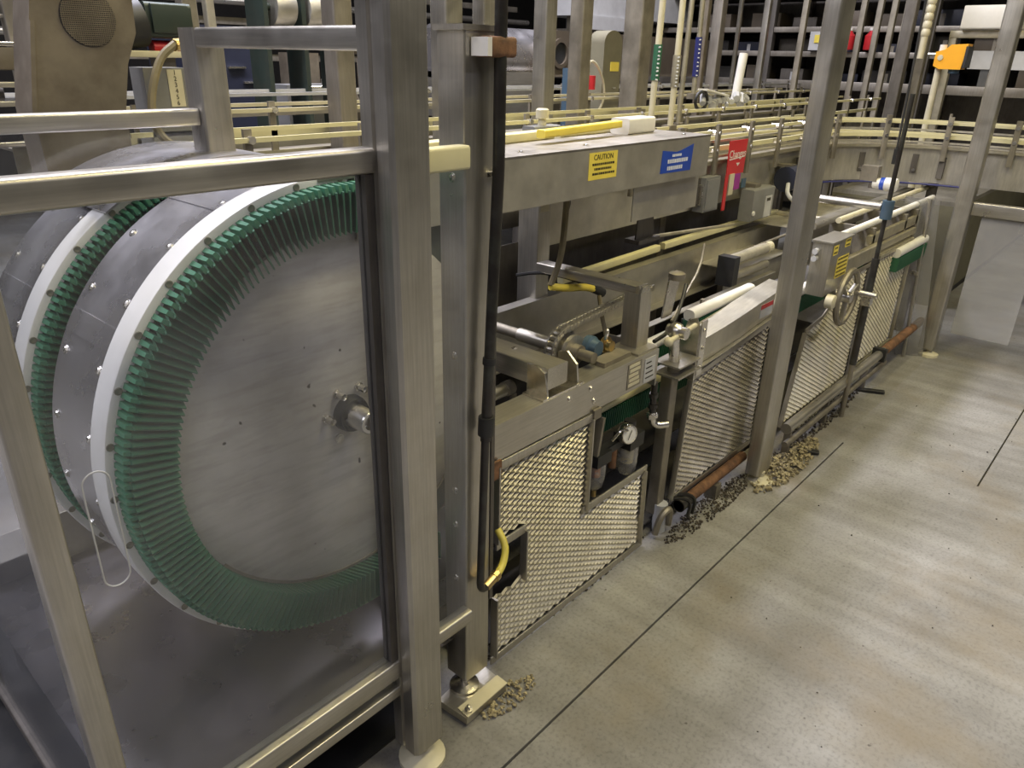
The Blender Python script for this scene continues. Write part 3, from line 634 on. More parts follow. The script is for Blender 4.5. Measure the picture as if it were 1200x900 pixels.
part('knob', MB().lathe((2.19, 1.19, 0.93), (0, 0, 1), [(0, 0.024), (0.006, 0.028), (0.022, 0.028), (0.027, 0.018)], 12), 'dirty', t)
part('thin_rod', MB().tube([(2.17, 1.18, 0.79), (2.30, 1.21, 0.845), (2.47, 1.25, 0.91), (2.52, 1.27, 0.985)], 0.005, 6, 1), 'dirty', t)
part('hose', MB().tube([(2.05, 1.17, 0.75), (2.15, 1.17, 0.76), (2.24, 1.19, 0.82), (2.32, 1.22, 0.88)], 0.007, 8, 2), 'black', t)
t = thing('air_fitting', 'chrome elbow air fitting hanging under the end of the side channel', 'fitting', (1.99, 1.11, 0.46))
part('stem', MB().cyl((1.985, 1.115, 0.64), (1.992, 1.115, 0.53), 0.011, 10).cyl((1.987, 1.115, 0.60), (1.989, 1.115, 0.585), 0.016, 8).cyl((1.99, 1.115, 0.56), (1.991, 1.115, 0.545), 0.0155, 8), 'pipe', t)
part('elbow', MB().tube([(1.992, 1.115, 0.53), (1.996, 1.115, 0.49), (2.01, 1.10, 0.478), (2.04, 1.08, 0.48)], 0.013, 10, 1), 'bolt', t)
part('union', MB().cyl((1.992, 1.115, 0.525), (1.993, 1.115, 0.508), 0.019, 6), 'bolt', t)
t = thing('filter_regulator', 'air filter regulator with round pressure gauge and two clear bowls, in the mesh panel notch', 'regulator', (1.84, 1.14, 0.34))
part('bracket', MB().bar((1.72, 1.145, 0.60), (1.70, 1.145, 0.47), 0.012, 0.045, 0.002), 'dirty', t)
part('body', MB().box(1.69, 1.765, 1.115, 1.185, 0.435, 0.475).box(1.765, 1.90, 1.135, 1.165, 0.445, 0.47), 'black', t)
part('body', MB().box(1.875, 1.955, 1.115, 1.185, 0.425, 0.475).cyl((1.915, 1.15, 0.475), (1.915, 1.15, 0.515), 0.020, 12), 'black', t)
part('clear_bowl', MB().lathe((1.728, 1.148, 0.435), (0, 0, -1), [(0, 0.033), (0.055, 0.032), (0.085, 0.026), (0.10, 0.012), (0.104, 0.002)], 18), 'bowl', t)
part('filter_element', MB().cyl((1.728, 1.148, 0.434), (1.728, 1.148, 0.385), 0.018, 12), 'copper', t)
part('drain_valve', MB().cyl((1.728, 1.148, 0.331), (1.728, 1.148, 0.308), 0.008, 8), 'brass', t)
part('clear_bowl', MB().lathe((1.915, 1.15, 0.425), (0, 0, -1), [(0, 0.036), (0.06, 0.036), (0.095, 0.031), (0.112, 0.016), (0.116, 0.002)], 18), 'bowl', t)
part('filter_element', MB().cyl((1.915, 1.15, 0.424), (1.915, 1.15, 0.36), 0.022, 12), 'cream', t)
part('solenoid', MB().cyl((1.825, 1.15, 0.445), (1.825, 1.15, 0.375), 0.014, 10), 'rust', t, 'red-brown valve stem between the bowls')
gq = part('gauge', MB().lathe((1.862, 1.135, 0.493), (-0.25, -1, 0.15), [(0, 0.034), (0.022, 0.034), (0.026, 0.031), (0.0262, 0.0285), (0.022, 0.028), (0.022, 0.002)], 24), 'bolt', t)
part('dial', MB().lathe((1.862-0.25*0.0215, 1.135-0.0215, 0.493+0.15*0.0215), (-0.25, -1, 0.15), [(0, 0.028), (0.0012, 0.028), (0.0013, 0.001)], 24), 'white', gq, 'white gauge dial')
part('needle', MB().bar((1.845, 1.1085, 0.482), (1.866, 1.1105, 0.509), 0.0012, 0.003, 0.0004), 'print', gq)
part('handle', MB().tube([(1.775, 1.125, 0.50), (1.79, 1.11, 0.53), (1.805, 1.11, 0.535), (1.845, 1.115, 0.515)], 0.0045, 6), 'bolt', t)

# ================================================================== MESH GUARD PANELS
t = thing('mesh_panel', 'nearest expanded-metal mesh guard with a notched corner, right of the bolted post', 'mesh guard', (1.58, 1.1, 0.0))
P1 = [(1.205, 0.03), (1.970, 0.03), (1.955, 0.332), (1.612, 0.332), (1.612, 0.648), (1.205, 0.648), (1.205, 0.418), (1.318, 0.418), (1.318, 0.24), (1.205, 0.24)]
part('mesh', expanded(P1, 1.106), 'mesh', t, kind='stuff')
Y1 = 1.0985
for a, b in (((1.195, 0.020), (1.985, 0.020)), ((1.208, 0.03), (1.208, 0.235)), ((1.208, 0.42), (1.208, 0.655)), ((1.195, 0.652), (1.625, 0.648)),
             ((1.612, 0.330), (1.612, 0.645)), ((1.600, 0.335), (1.962, 0.335)), ((1.962, 0.03), (1.950, 0.33)), ((1.21, 0.408), (1.33, 0.408)), ((1.327, 0.235), (1.327, 0.405))):
    part('frame_strip', strip(a, b, Y1), 'steel', t)
part('hinge', MB().box(1.185, 1.215, 1.088, 1.096, 0.625, 0.675), 'rust', t)
part('hinge', MB().box(1.615, 1.65, 1.09, 1.099, 0.64, 0.672), 'dirty', t)
t = thing('mesh_panel', 'dark mesh guard left of the tall middle post, above the rusty pipe', 'mesh guard', (2.5, 1.1, 0.08))
P2 = [(2.165, 0.115), (2.865, 0.105), (2.865, 0.620), (2.80, 0.640), (2.21, 0.585)]
part('mesh', expanded(P2, 1.106), 'dirty', t, kind='stuff')
for a, b in (((2.165, 0.115), (2.205, 0.585)), ((2.165, 0.112), (2.865, 0.102)), ((2.21, 0.588), (2.80, 0.643))):
    part('frame_strip', strip(a, b, 1.0985, 0.022), 'steel', t)
t = thing('mesh_panel', 'brightly lit mesh guard under the handwheel, right of the tall middle post', 'mesh guard', (3.45, 1.05, 0.1))
P3 = [(3.02, 0.12), (3.86, 0.12), (3.86, 0.70), (3.60, 0.70), (3.30, 0.56), (3.12, 0.54)]
part('mesh', expanded(P3, 1.056), 'mesh', t, kind='stuff')
for a, b in (((3.015, 0.12), (3.115, 0.54)), ((3.115, 0.548), (3.30, 0.568)), ((3.30, 0.568), (3.60, 0.705)), ((3.02, 0.11), (3.88, 0.11)), ((3.875, 0.11), (3.875, 0.72)), ((3.60, 0.71), (3.88, 0.71))):
    part('frame_strip', strip(a, b, 1.0485, 0.02), 'dirty', t)
t = thing('mesh_panel', 'farthest pale mesh guard, between the slim vertical pipe and the scuffed clear sheet', 'mesh guard', (4.25, 1.05, 0.1))
P4 = [(4.00, 0.14), (4.56, 0.14), (4.56, 0.71), (4.00, 0.71)]
part('mesh', expanded(P4, 1.056, 0.02, 0.012), 'mesh', t, kind='stuff')
for a, b in (((3.99, 0.13), (4.58, 0.13)), ((3.99, 0.72), (4.58, 0.72)), ((4.572, 0.14), (4.572, 0.71))):
    part('frame_strip', strip(a, b, 1.0485, 0.02), 'mesh', t)
part('folded_top', MB().box(4.00, 4.58, 1.05, 1.12, 0.731, 0.736), 'mesh', t)

# ================================================================== LOW PIPES
t = thing('kick_pipe', 'long steel kick pipe near the floor with dark clamps, right of the tall middle post', 'pipe', (3.9, 1.0, 0.1))
part('pipe', MB().cyl((2.92, 0.985, 0.17), (4.22, 0.985, 0.17), 0.024, 16), 'steel_x', t)
part('pipe', MB().cyl((2.94, 0.985, 0.085), (4.3, 0.985, 0.085), 0.014, 12), 'dirty', t)
part('rusty_pipe', MB().cyl((4.22, 0.985, 0.17), (4.95, 0.985, 0.17), 0.025, 16), 'rust', t)
part('clamp', MB().box(4.14, 4.17, 0.95, 1.02, 0.135, 0.205), 'black', t)
for x in (3.0, 3.45, 4.0):
    part('support', MB().bar((x, 1.0, 0.0), (x, 1.0, 0.147), 0.02, 0.03, 0.003), 'dirty', t)
for x in (3.06, 3.98):
    part('floor_strap', MB().bar((x, 1.02, 0.012), (x+0.06, 0.89, 0.012), 0.03, 0.012, 0.003, up=(0, 0, 1)), 'black', t)
t = thing('rusty_pipe', 'rust-brown pipe on the floor under the dark mesh guard', 'pipe', (2.5, 1.07, 0.05))
part('pipe', MB().cyl((2.19, 1.075, 0.085), (2.72, 1.075, 0.085), 0.021, 14), 'rust', t)
part('sleeve', MB().cyl((2.19, 1.075, 0.085), (2.26, 1.075, 0.085), 0.026, 14), 'pipe', t)
part('saddle', MB().box(2.45, 2.49, 1.05, 1.10, 0.0, 0.064), 'dirty', t)

# ================================================================== TALL POSTS
def tallpost(x, y, w, h, label, d=0.1):
    t = thing('support_post', label, 'post', (x, y, 0))
    part('post_tube', MB().bar((x, y, 0.045), (x, y, h), w, d, 0.008, up=(0, 1, 0)), 'steel', t)
    part('levelling_foot', MB().lathe((x-0.01, y-0.02, 0), (0, 0, 1), [(0, 0.055), (0.014, 0.053), (0.022, 0.03), (0.03, 0.016), (0.05, 0.016)], 18), 'cream', t)
    return t
tallpost(2.722, 1.003, 0.122, 2.75, 'tall bare steel post in the middle of the scene, with gravel heaped around its foot', 0.058)
fp = tallpost(4.86, 0.90, 0.085, 2.75, 'tall steel post at the far right beside the scuffed clear sheet', 0.085)
t = thing('guide_pipe', 'slim dark vertical pipe between the two bright mesh guards', 'pipe', (3.6, 0.955, 0.0))
part('pipe', MB().cyl((3.60, 0.96, 0.28), (3.60, 0.96, 0.80), 0.017, 12), 'pipe', t)
part('pipe', MB().cyl((3.60, 0.96, 0.80), (3.60, 0.96, 1.50), 0.010, 12), 'pipe', t)
part('collar', MB().cyl((3.60, 0.96, 0.98), (3.60, 0.96, 1.06), 0.026, 12), 'bluegrey', t)
part('rail_clamp', MB().box(3.575, 3.625, 0.94, 0.98, 0.58, 0.62), 'bolt', t)
part('base_rod', MB().cyl((3.60, 0.96, 0.0), (3.60, 0.96, 0.28), 0.012, 10), 'dirty', t)
part('cross_tube', MB().cyl((3.60, 0.985, 1.03), (3.60, 1.33, 1.03), 0.018, 12), 'steel_y', t)
# ================================================================== CONTROL BOX + HANDWHEEL
t = thing('control_box', 'steel junction box with yellow warning labels above the handwheel', 'box', (3.2, 1.04, 0.71))
part('enclosure', MB().bar((3.105, 1.04, 0.825), (3.335, 1.04, 0.825), 0.08, 0.225, 0.006), 'steel', t)
part('lid', MB().box(3.095, 3.345, 0.995, 1.085, 0.9376, 0.944), 'steel_x', t)
for c, (x0, x1, z0, z1) in enumerate(((3.125, 3.175, 0.885, 0.925), (3.255, 3.315, 0.90, 0.935), (3.195, 3.325, 0.775, 0.865))):
    s = part('warning_label', MB().box(x0, x1, 0.9985, 1.0, z0, z1), 'yellow', t, 'yellow warning label')
    n = 2 if c < 2 else 5
    for k in range(n):
        z = z0 + (z1-z0)*(k+0.5)/n; m = MB(); x = x0+0.006; rnd = random.Random(k*7+c)
        while x < x1-0.012:
            q = rnd.uniform(0.005, 0.012); m.box(x, x+q, 0.998, 0.9985, z-0.004, z+0.004); x += q+0.004
        part('print_line', m, 'print', s)
for z in (0.90, 0.87): part('cable_gland', MB().cyl((3.105, 1.06, z), (3.08, 1.06, z), 0.012, 10), 'lightgrey', t)
t = thing('handwheel', 'spoked steel handwheel with a side handle, below the yellow-labelled box', 'handwheel', (3.27, 0.96, 0.70))
pts = [(3.27+0.115*math.cos(2*PI*k/32), 0.955, 0.69+0.115*math.sin(2*PI*k/32)) for k in range(33)]
part('wheel_rim', MB().tube(pts, 0.013, 8), 'dirty', t)
for a in (20, 140, 260):
    r = math.radians(a); part('spoke', MB().bar((3.27+0.02*math.cos(r), 0.955, 0.69+0.02*math.sin(r)), (3.27+0.108*math.cos(r), 0.955, 0.69+0.108*math.sin(r)), 0.012, 0.02, 0.003, up=(0, 1, 0)), 'steel', t)
part('hub', MB().lathe((3.27, 1.04, 0.69), (0, -1, 0), [(0, 0.03), (0.06, 0.03), (0.065, 0.026), (0.105, 0.024), (0.108, 0.015)], 16), 'bolt', t)
part('crank_handle', MB().lathe((3.375, 0.955, 0.69), (0, -1, 0), [(0, 0.008), (0.02, 0.008), (0.022, 0.014), (0.09, 0.012), (0.094, 0.006)], 12), 'bolt', t)
part('collar', MB().lathe((3.13, 0.99, 0.695), (0, -1, 0), [(0, 0.03), (0.03, 0.03), (0.034, 0.024)], 14), 'cream', t)

t = thing('transfer_deck', 'flat grey transfer deck with dark uprights behind the yellow-labelled box', 'deck', (4.2, 1.5, 0))
part('deck_plate', MB().box(3.75, 4.98, 1.33, 1.64, 0.842, 0.846), 'sheet', t)
part('deck_plate', MB().box(3.15, 3.70, 1.40, 1.60, 0.735, 0.739), 'sheet', t)
part('deck_lip', MB().box(3.75, 4.98, 1.325, 1.33, 0.80, 0.852), 'steel_x', t)
for x in (3.8, 4.45, 4.9): part('upright', MB().bar((x, 1.36, 0.0), (x, 1.36, 0.84), 0.04, 0.04, 0.003), 'dark', t)
for x in (4.05, 4.60): part('cross_strip', MB().bar((x, 1.34, 0.856), (x, 1.63, 0.856), 0.035, 0.02, 0.003), 'cover', t)
part('tie_rod', MB().cyl((3.2, 1.45, 0.80), (3.75, 1.36, 0.86), 0.007, 8), 'dirty', t)
for x in (3.2, 3.6): part('upright', MB().bar((x, 1.5, 0), (x, 1.5, 0.735), 0.03, 0.03, 0.003), 'dark', t)
t = thing('cylinder_pair', 'two pale pneumatic cylinders with black end block, just left of the tall middle post', 'cylinder', (3.2, 1.5, 0.74))
part('end_block', MB().box(3.00, 3.05, 1.36, 1.44, 0.70, 0.83), 'black', t)
part('barrel', MB().cyl((3.05, 1.41, 0.80), (3.42, 1.41, 0.80), 0.026, 14), 'cover', t)
part('barrel', MB().cyl((3.05, 1.38, 0.735), (3.38, 1.38, 0.735), 0.020, 14), 'steel_x', t)
part('piston_cap', MB().cyl((3.42, 1.41, 0.80), (3.46, 1.41, 0.80), 0.03, 14), 'cream', t)

# far side rails stepped behind the handwheel
t = thing('side_rail_stack', 'stepped pale side rails and round bars above the farthest mesh guard', 'rail', (4.3, 1.1, 0.72))
part('rail', MB().bar((3.45, 1.06, 0.765), (3.97, 1.06, 0.765), 0.03, 0.07, 0.004), 'mesh', t)
part('rail', MB().bar((3.88, 1.07, 0.765), (4.62, 1.07, 0.765), 0.02, 0.036, 0.003), 'mesh', t)
part('rail', MB().bar((3.88, 1.09, 0.815), (4.70, 1.09, 0.815), 0.02, 0.050, 0.003), 'mesh', t)
part('round_bar', MB().cyl((3.35, 1.12, 0.885), (5.1, 1.12, 0.885), 0.017, 12), 'white', t)
part('round_bar', MB().cyl((3.7, 1.19, 0.925), (5.3, 1.19, 0.925), 0.014, 12), 'cream', t)
part('rail', MB().bar((3.6, 1.28, 0.90), (5.2, 1.28, 0.90), 0.05, 0.03, 0.003), 'steel_x', t)
for x in (3.92, 4.45, 4.66): part('bracket', MB().box(x, x+0.03, 1.08, 1.30, 0.70, 0.872), 'dirty', t)

# ================================================================== CURVED FEED CONVEYOR (front)
def offpath(path, d):
    out = []
    for i, p in enumerate(path):
        a = Vector(path[max(i-1, 0)]); b = Vector(path[min(i+1, len(path)-1)]); t = (b-a).normalized()
        out.append((p[0] - t.y*d, p[1] + t.x*d))
    return out
def sweep(path, d0, d1, z0, z1):
    A = offpath(path, d0); B = offpath(path, d1)
    return MB().loft([[(a[0], a[1], z0), (b[0], b[1], z0), (b[0], b[1], z1), (a[0], a[1], z1)] for a, b in zip(A, B)])
R = 0.72; cxp, cyp = 4.38, 1.69-R
path = [(2.05, 1.69), (3.2, 1.69), (4.0, 1.69)] + [(cxp+R*math.sin(math.radians(a)), cyp+R*math.cos(math.radians(a))) for a in range(0, 91, 9)] + [(5.10, 0.4), (5.10, -0.9)]
t = thing('curved_conveyor', 'bottle conveyor with ivory guide strips that curves round toward the right behind the machine', 'conveyor', (4.4, 1.6, 0))
part('side_plate', sweep(path, 0.0, 0.004, 0.97, 1.165), 'sheet', t)
part('side_plate', sweep(path, 0.30, 0.304, 0.97, 1.165), 'sheet', t)
part('bed', sweep(path, 0.004, 0.30, 1.13, 1.14), 'dirty', t)
part('edge_rail', sweep(path, -0.022, 0.010, 1.165, 1.180), 'mesh', t)
part('wear_strip', sweep(path, -0.006, 0.014, 1.222, 1.243), 'ivory', t)
part('guide_rail', sweep(path, -0.010, 0.004, 1.262, 1.272), 'cover', t)
part('guide_rail', sweep(path, -0.026, -0.012, 1.195, 1.205), 'cover', t)
part('guide_rail', sweep(path, -0.004, 0.010, 1.299, 1.314), 'ivory', t)
part('wear_strip', sweep(path, 0.285, 0.305, 1.205, 1.235), 'ivory', t)
part('guide_rail', sweep(path, 0.285, 0.30, 1.293, 1.308), 'ivory', t)
L = []
acc = 0
for a, b in zip(path, path[1:]): L.append((Vector(a), Vector(b)))
def along(s):
    for a, b in L:
        d = (b-a).length
        if s <= d: return a+(b-a)*(s/d), (b-a).normalized()
        s -= d
    return L[-1][1], (L[-1][1]-L[-1][0]).normalized()
for k in range(11):
    p, tn = along(0.55+0.345*k); nr = Vector((-tn.y, tn.x))
    q = p - nr*0.03
    part('rail_bracket', MB().bar((q.x, q.y, 1.10), (q.x, q.y, 1.345), 0.030, 0.016, 0.003, up=(nr.x, nr.y, 0)), 'dirty', t)
    part('rail_clamp', MB().cyl((q.x-nr.x*0.012, q.y-nr.y*0.012, 1.307), (p.x+nr.x*0.02, p.y+nr.y*0.02, 1.307), 0.011, 8), 'bolt', t)
    part('rail_clamp', MB().cyl((q.x-nr.x*0.012, q.y-nr.y*0.012, 1.23), (p.x+nr.x*0.02, p.y+nr.y*0.02, 1.23), 0.011, 8), 'bolt', t)
    q = p + nr*0.33
    part('rail_bracket', MB().bar((q.x, q.y, 1.10), (q.x, q.y, 1.345), 0.022, 0.014, 0.003), 'dirty', t)
for k in range(7):
    p, tn = along(2.55+0.31*k); nr = Vector((-tn.y, tn.x)); q = p - nr*0.004
    part('slot_cover', MB().bar((q.x, q.y, 1.02), (q.x, q.y, 1.13), 0.035, 0.007, 0.002, up=(nr.x, nr.y, 0)), 'dark', t)
    part('slot_bolt', MB().cyl((q.x, q.y, 1.04), (q.x-nr.x*0.012, q.y-nr.y*0.012, 1.04), 0.010, 8), 'bolt', t)
for s in (1.1, 2.3, 3.3, 4.1):
    p, tn = along(s); nr = Vector((-tn.y, tn.x)); q = p+nr*0.15
    part('leg', MB().bar((q.x, q.y, 0), (q.x, q.y, 0.97), 0.05, 0.05, 0.004), 'dirty', t)
    part('leg_clamp', MB().box(p.x-0.02, p.x+0.02, p.y-0.035, p.y-0.002, 1.0, 1.12), 'dark', t)
part('blue_hose', MB().tube([(x, y, 0.962) for x, y in offpath(path, -0.012)[5:-2]], 0.0055, 8), 'navyblue', t, 'blue air hose along the bottom edge of the side plate')
# ================================================================== BACK CONVEYORS (straight)
def straight(label, y, z, x0, x1, mats, gap):
    t = thing('conveyor', label, 'conveyor', ((x0+x1)/2, y, 0))
    part('side_plate', MB().box(x0, x1, y+0.03, y+0.034, z-0.34, z-0.16), 'sheet', t)
    part('bed', MB().box(x0, x1, y+0.034, y+0.30, z-0.18, z-0.17), 'dirty', t)
    part('edge_rail', MB().box(x0, x1, y+0.005, y+0.035, z-0.16, z-0.145), 'mesh', t)
    part('wear_strip', MB().box(x0, x1, y+0.012, y+0.030, z-0.092, z-0.072), mats[1], t)
    part('guide_rail', MB().box(x0, x1, y-0.006, y+0.008, z-0.007, z+0.007), mats[0], t)
    part('guide_rail', MB().box(x0, x1, y+0.30, y+0.312, z-0.007, z+0.007), mats[0], t)
    k = 0
    while x0+0.2+gap*k < x1:
        x = x0+0.2+gap*k; k += 1
        part('rail_bracket', MB().box(x, x+0.026, y+0.012, y+0.024, z-0.26, z+0.03), 'dirty', t)
        part('rail_clamp', MB().cyl((x+0.013, y-0.012, z), (x+0.013, y+0.02, z), 0.012, 8), 'bolt', t)
    for x in (x0+0.4, (x0+x1)/2, x1-0.4):
        part('leg', MB().bar((x, y+0.16, 0), (x, y+0.16, z-0.34), 0.05, 0.05, 0.004), 'dirty', t)
    return t
straight('straight conveyor with ivory guide rail directly behind the cover beam and curved conveyor', 2.08, 1.362, 0.98, 6.9, ('ivory', 'ivory'), 0.42)
straight('second straight conveyor with ivory strips, one row farther back than the cover beam', 2.62, 1.402, 0.9, 6.9, ('cream', 'ivory'), 0.5)
straight('rearmost grey-railed conveyor in front of the dark machines', 3.2, 1.425, 0.9, 8.2, ('lightgrey', 'steel_x'), 0.6)

# ================================================================== LEFT BACKGROUND
t = thing('drive_guard', 'dusty tan belt guard with a round perforated grille, behind the wheels', 'guard', (0.86, 2.36, 0))
out = [(0.722, 0.9), (0.705, 1.45), (0.745, 1.66), (0.775, 1.80), (0.985, 1.80), (1.012, 1.74), (1.008, 1.64), (0.972, 1.56), (0.945, 1.44), (0.935, 0.9)]
part('guard_shell', MB().prism(out, 2.30, 2.42), 'tan', t)
part('edge_fold', MB().prism([(0.722, 0.9), (0.705, 1.45), (0.745, 1.66), (0.755, 1.66), (0.717, 1.45), (0.734, 0.9)], 2.292, 2.30), 'tan', t)
gr = part('grille_recess', MB().lathe((0.888, 2.30, 1.672), (0, -1, 0), [(0, 0.070), (0.003, 0.070), (0.0031, 0.001)], 32), 'black', t)
m = MB()
for i in range(-14, 15):
    x = i*0.005; h = math.sqrt(max(0, 0.069**2-x*x))
    if h > 0.004: m.box(0.888+x-0.0010, 0.888+x+0.0010, 2.2955, 2.2968, 1.672-h, 1.672+h); m.box(0.888-h, 0.888+h, 2.2945, 2.2954, 1.672+x-0.0012, 1.672+x+0.0012)
part('grille', m, 'tan', t, kind='stuff')
part('stand', MB().bar((0.83, 2.36, 0), (0.83, 2.36, 0.9), 0.08, 0.08, 0.005), 'tan', t)
t = thing('drive_motor', 'dark green electric motor box beside the tan guard', 'motor', (1.24, 2.65, 0))
part('motor_body', MB().bar((1.175, 2.65, 1.685), (1.325, 2.65, 1.685), 0.12, 0.105, 0.014), 'dkgreen', t)
part('terminal_lid', MB().bar((1.19, 2.586, 1.69), (1.31, 2.586, 1.69), 0.012, 0.085, 0.004), 'dkgreen', t)
part('fan_cowl', MB().cyl((1.06, 2.65, 1.66), (1.175, 2.65, 1.68), 0.075, 20), 'black', t)
part('mount', MB().bar((1.10, 2.65, 1.585), (1.33, 2.65, 1.585), 0.10, 0.02, 0.003), 'cream', t)
part('red_coupling', MB().cyl((1.20, 2.64, 1.605), (1.31, 2.64, 1.605), 0.022, 12), 'red', t, 'dusty red coupling')
part('stand', MB().bar((1.24, 2.66, 0), (1.24, 2.66, 1.575), 0.06, 0.06, 0.004), 'dark', t)
t = thing('numbered_box', 'dark grey electrical box with a cream column of numbers, under the green motor', 'box', (1.15, 2.42, 1.05))
part('enclosure', MB().box(1.045, 1.175, 2.38, 2.47, 1.06, 1.550), 'grey', t)
lb = part('number_plate', MB().box(1.115, 1.160, 2.378, 2.38, 1.440, 1.545), 'cream', t, 'cream number plate')
for k in range(6):
    text('number', str(k+1), 'print', lb, (1.1375, 2.3775, 1.536-0.0172*k), 0.019)
part('stand', MB().box(1.08, 1.14, 2.40, 2.46, 0, 1.06), 'dark', t)
t = thing('flexible_conduit', 'dull tan flexible hose curving down beside the tan guard', 'hose', (1.05, 2.33, 1.3))
part('hose', MB().tube([(1.13, 2.33, 1.615), (1.085, 2.33, 1.585), (1.05, 2.32, 1.53), (1.02, 2.31, 1.45), (1.02, 2.3, 1.38), (1.06, 2.29, 1.335), (1.11, 2.29, 1.315), (1.17, 2.30, 1.31)], 0.012, 8, 2), 'dhose', t)
part('hose_end', MB().cyl((1.125, 2.33, 1.612), (1.16, 2.34, 1.615), 0.017, 8).cyl((1.15, 2.30, 1.312), (1.20, 2.30, 1.312), 0.02, 8), 'brass', t)
def bgpost(x, y, z1, w, label, mat='rearsteel', name='rear_post', z0=0, grp=None):
    t = thing(name, label, 'post', (x, y, z0), grp)
    part('post_tube', MB().bar((x, y, z0+0.012), (x, y, z1), w, w, w*0.1), mat, t)
    part('base_plate', MB().box(x-w, x+w, y-w, y+w, z0, z0+0.012), mat, t)
    return t
bgpost(1.88, 2.56, 2.9, 0.085, 'tan-lit steel post in the background just left of the tall slotted post')
bgpost(2.39, 2.50, 2.9, 0.10, 'background post half hidden behind the cap of the bolted post', 'steel')
bgpost(2.616, 2.50, 2.9, 0.075, 'narrow background post seen right above the rusty clamp block', 'steel')
bgpost(3.04, 2.50, 2.9, 0.082, 'bright background post right of the rusty clamp, nearest the steel drum', 'steel')
bgpost(3.325, 2.50, 2.9, 0.085, 'brown-grey background post in front of the round end of the brown hood', 'dirty')
bgpost(3.85, 2.50, 2.9, 0.12, 'widest background post, brown, between the yellow-tagged slab and the green-sleeved pipe', 'dirty')
bgpost(1.544, 3.05, 2.9, 0.06, 'slim brown post beside the green motor', 'dirty')
bgpost(1.885, 3.52, 2.9, 0.04, 'thin pale pole in the window left of the slotted post', 'mesh')
t = thing('roll_stand', 'pair of upright steel rollers on a dark green stand, top of the left window', 'rollers', (2.35, 3.6, 0))
for x in (2.265, 2.45):
    part('roller', MB().lathe((x-0.055, 3.55, 1.80), (1, 0, 0), [(0, 0.02), (0, 0.085), (0.01, 0.09), (0.10, 0.09), (0.11, 0.085), (0.11, 0.02)], 24), 'sheet', t)
part('roller_shaft', MB().cyl((2.15, 3.55, 1.80), (2.56, 3.55, 1.80), 0.018, 10), 'dkgreen', t)
for x in (2.15, 2.36, 2.56): part('stand_plate', MB().box(x-0.012, x+0.012, 3.48, 3.64, 0, 1.9), 'dkgreen', t)
t = thing('background_machine', 'dark blue-grey machine cabinet seen through the left window', 'machine', (2.3, 4.2, 0))
part('cabinet', MB().box(2.02, 2.42, 4.0, 4.5, 0, 1.72), 'navy', t)
part('door_panel', MB().box(2.05, 2.39, 3.985, 4.0, 1.0, 1.66), 'navy', t)
part('handle', MB().box(2.20, 2.30, 3.97, 3.985, 1.515, 1.525), 'bolt', t)
part('handle', MB().box(2.28, 2.36, 3.97, 3.985, 1.44, 1.45), 'bolt', t)
t = thing('tan_cabinet', 'small tan control cabinet hanging among dark machinery in the left window', 'cabinet', (2.68, 4.05, 0))
part('enclosure', MB().box(2.60, 2.79, 4.0, 4.12, 1.38, 1.60), 'tan', t)
part('door', MB().box(2.61, 2.78, 3.99, 4.0, 1.39, 1.59), 'tan', t)
part('stand', MB().box(2.66, 2.72, 4.04, 4.10, 0, 1.38), 'dark', t)
t = thing('pump_cluster', 'grey pump housing and piping low in the left window', 'pump', (2.6, 3.8, 0))
part('housing', MB().box(2.40, 2.75, 3.75, 3.92, 1.0, 1.44), 'grey', t)
part('manifold', MB().cyl((2.42, 3.73, 1.42), (2.80, 3.73, 1.42), 0.02, 10), 'bolt', t)
for x in (2.5, 2.62, 2.74): part('valve', MB().cyl((x, 3.73, 1.42), (x, 3.73, 1.47), 0.012, 8), 'bolt', t)
part('stand', MB().box(2.5, 2.65, 3.78, 3.9, 0, 1.0), 'dark', t)
t = thing('pipe_stand', 'slanted tan pipe frame behind the background post in the left window', 'frame', (2.9, 3.7, 0))
part('slanted_pipe', MB().cyl((2.72, 3.7, 1.62), (2.86, 3.7, 1.20), 0.025, 10), 'tan', t)
part('cross_pipe', MB().cyl((2.72, 3.7, 1.62), (3.3, 3.7, 1.62), 0.022, 10), 'tan', t)
part('upright', MB().cyl((3.25, 3.7, 0), (3.25, 3.7, 1.62), 0.022, 10), 'tan', t)
part('back_panel', MB().box(2.88, 3.22, 3.74, 3.76, 1.36, 1.58), 'tan', t)
part('upright', MB().cyl((2.86, 3.7, 0), (2.86, 3.7, 1.22), 0.022, 10), 'tan', t)
# far-left: rack rails beyond the clear rear panel
t = thing('steel_ladder_rack', 'steel rack with stacked rails at the far left beyond the tan guard', 'rack', (0.6, 3.1, 0))
for x in (0.35, 0.95):
    part('upright', MB().bar((x, 3.1, 0), (x, 3.1, 2.0), 0.05, 0.05, 0.004), 'dirty', t)
part('beam', MB().bar((0.2, 3.06, 1.56), (1.1, 3.06, 1.56), 0.05, 0.07, 0.004), 'tan', t)
part('beam_top', MB().bar((0.2, 3.05, 1.605), (1.1, 3.05, 1.605), 0.03, 0.014, 0.003), 'bolt', t)
for z in (1.29, 1.335, 1.37, 1.42, 1.48): part('rung', MB().bar((0.2, 3.05, z), (1.1, 3.05, z), 0.03, 0.018, 0.003), 'bolt' if z < 1.4 else 'steel_x', t)
for z in (1.69, 1.73, 1.80): part('rung', MB().bar((0.2, 3.1, z), (1.1, 3.1, z), 0.02, 0.012, 0.003), 'steel_x', t)
part('strut', MB().bar((0.93, 3.02, 1.95), (1.05, 3.02, 1.66), 0.035, 0.035, 0.004), 'lightgrey', t)
part('motor_block', MB().cyl((0.55, 3.2, 1.45), (0.9, 3.2, 1.45), 0.03, 10), 'dark', t)

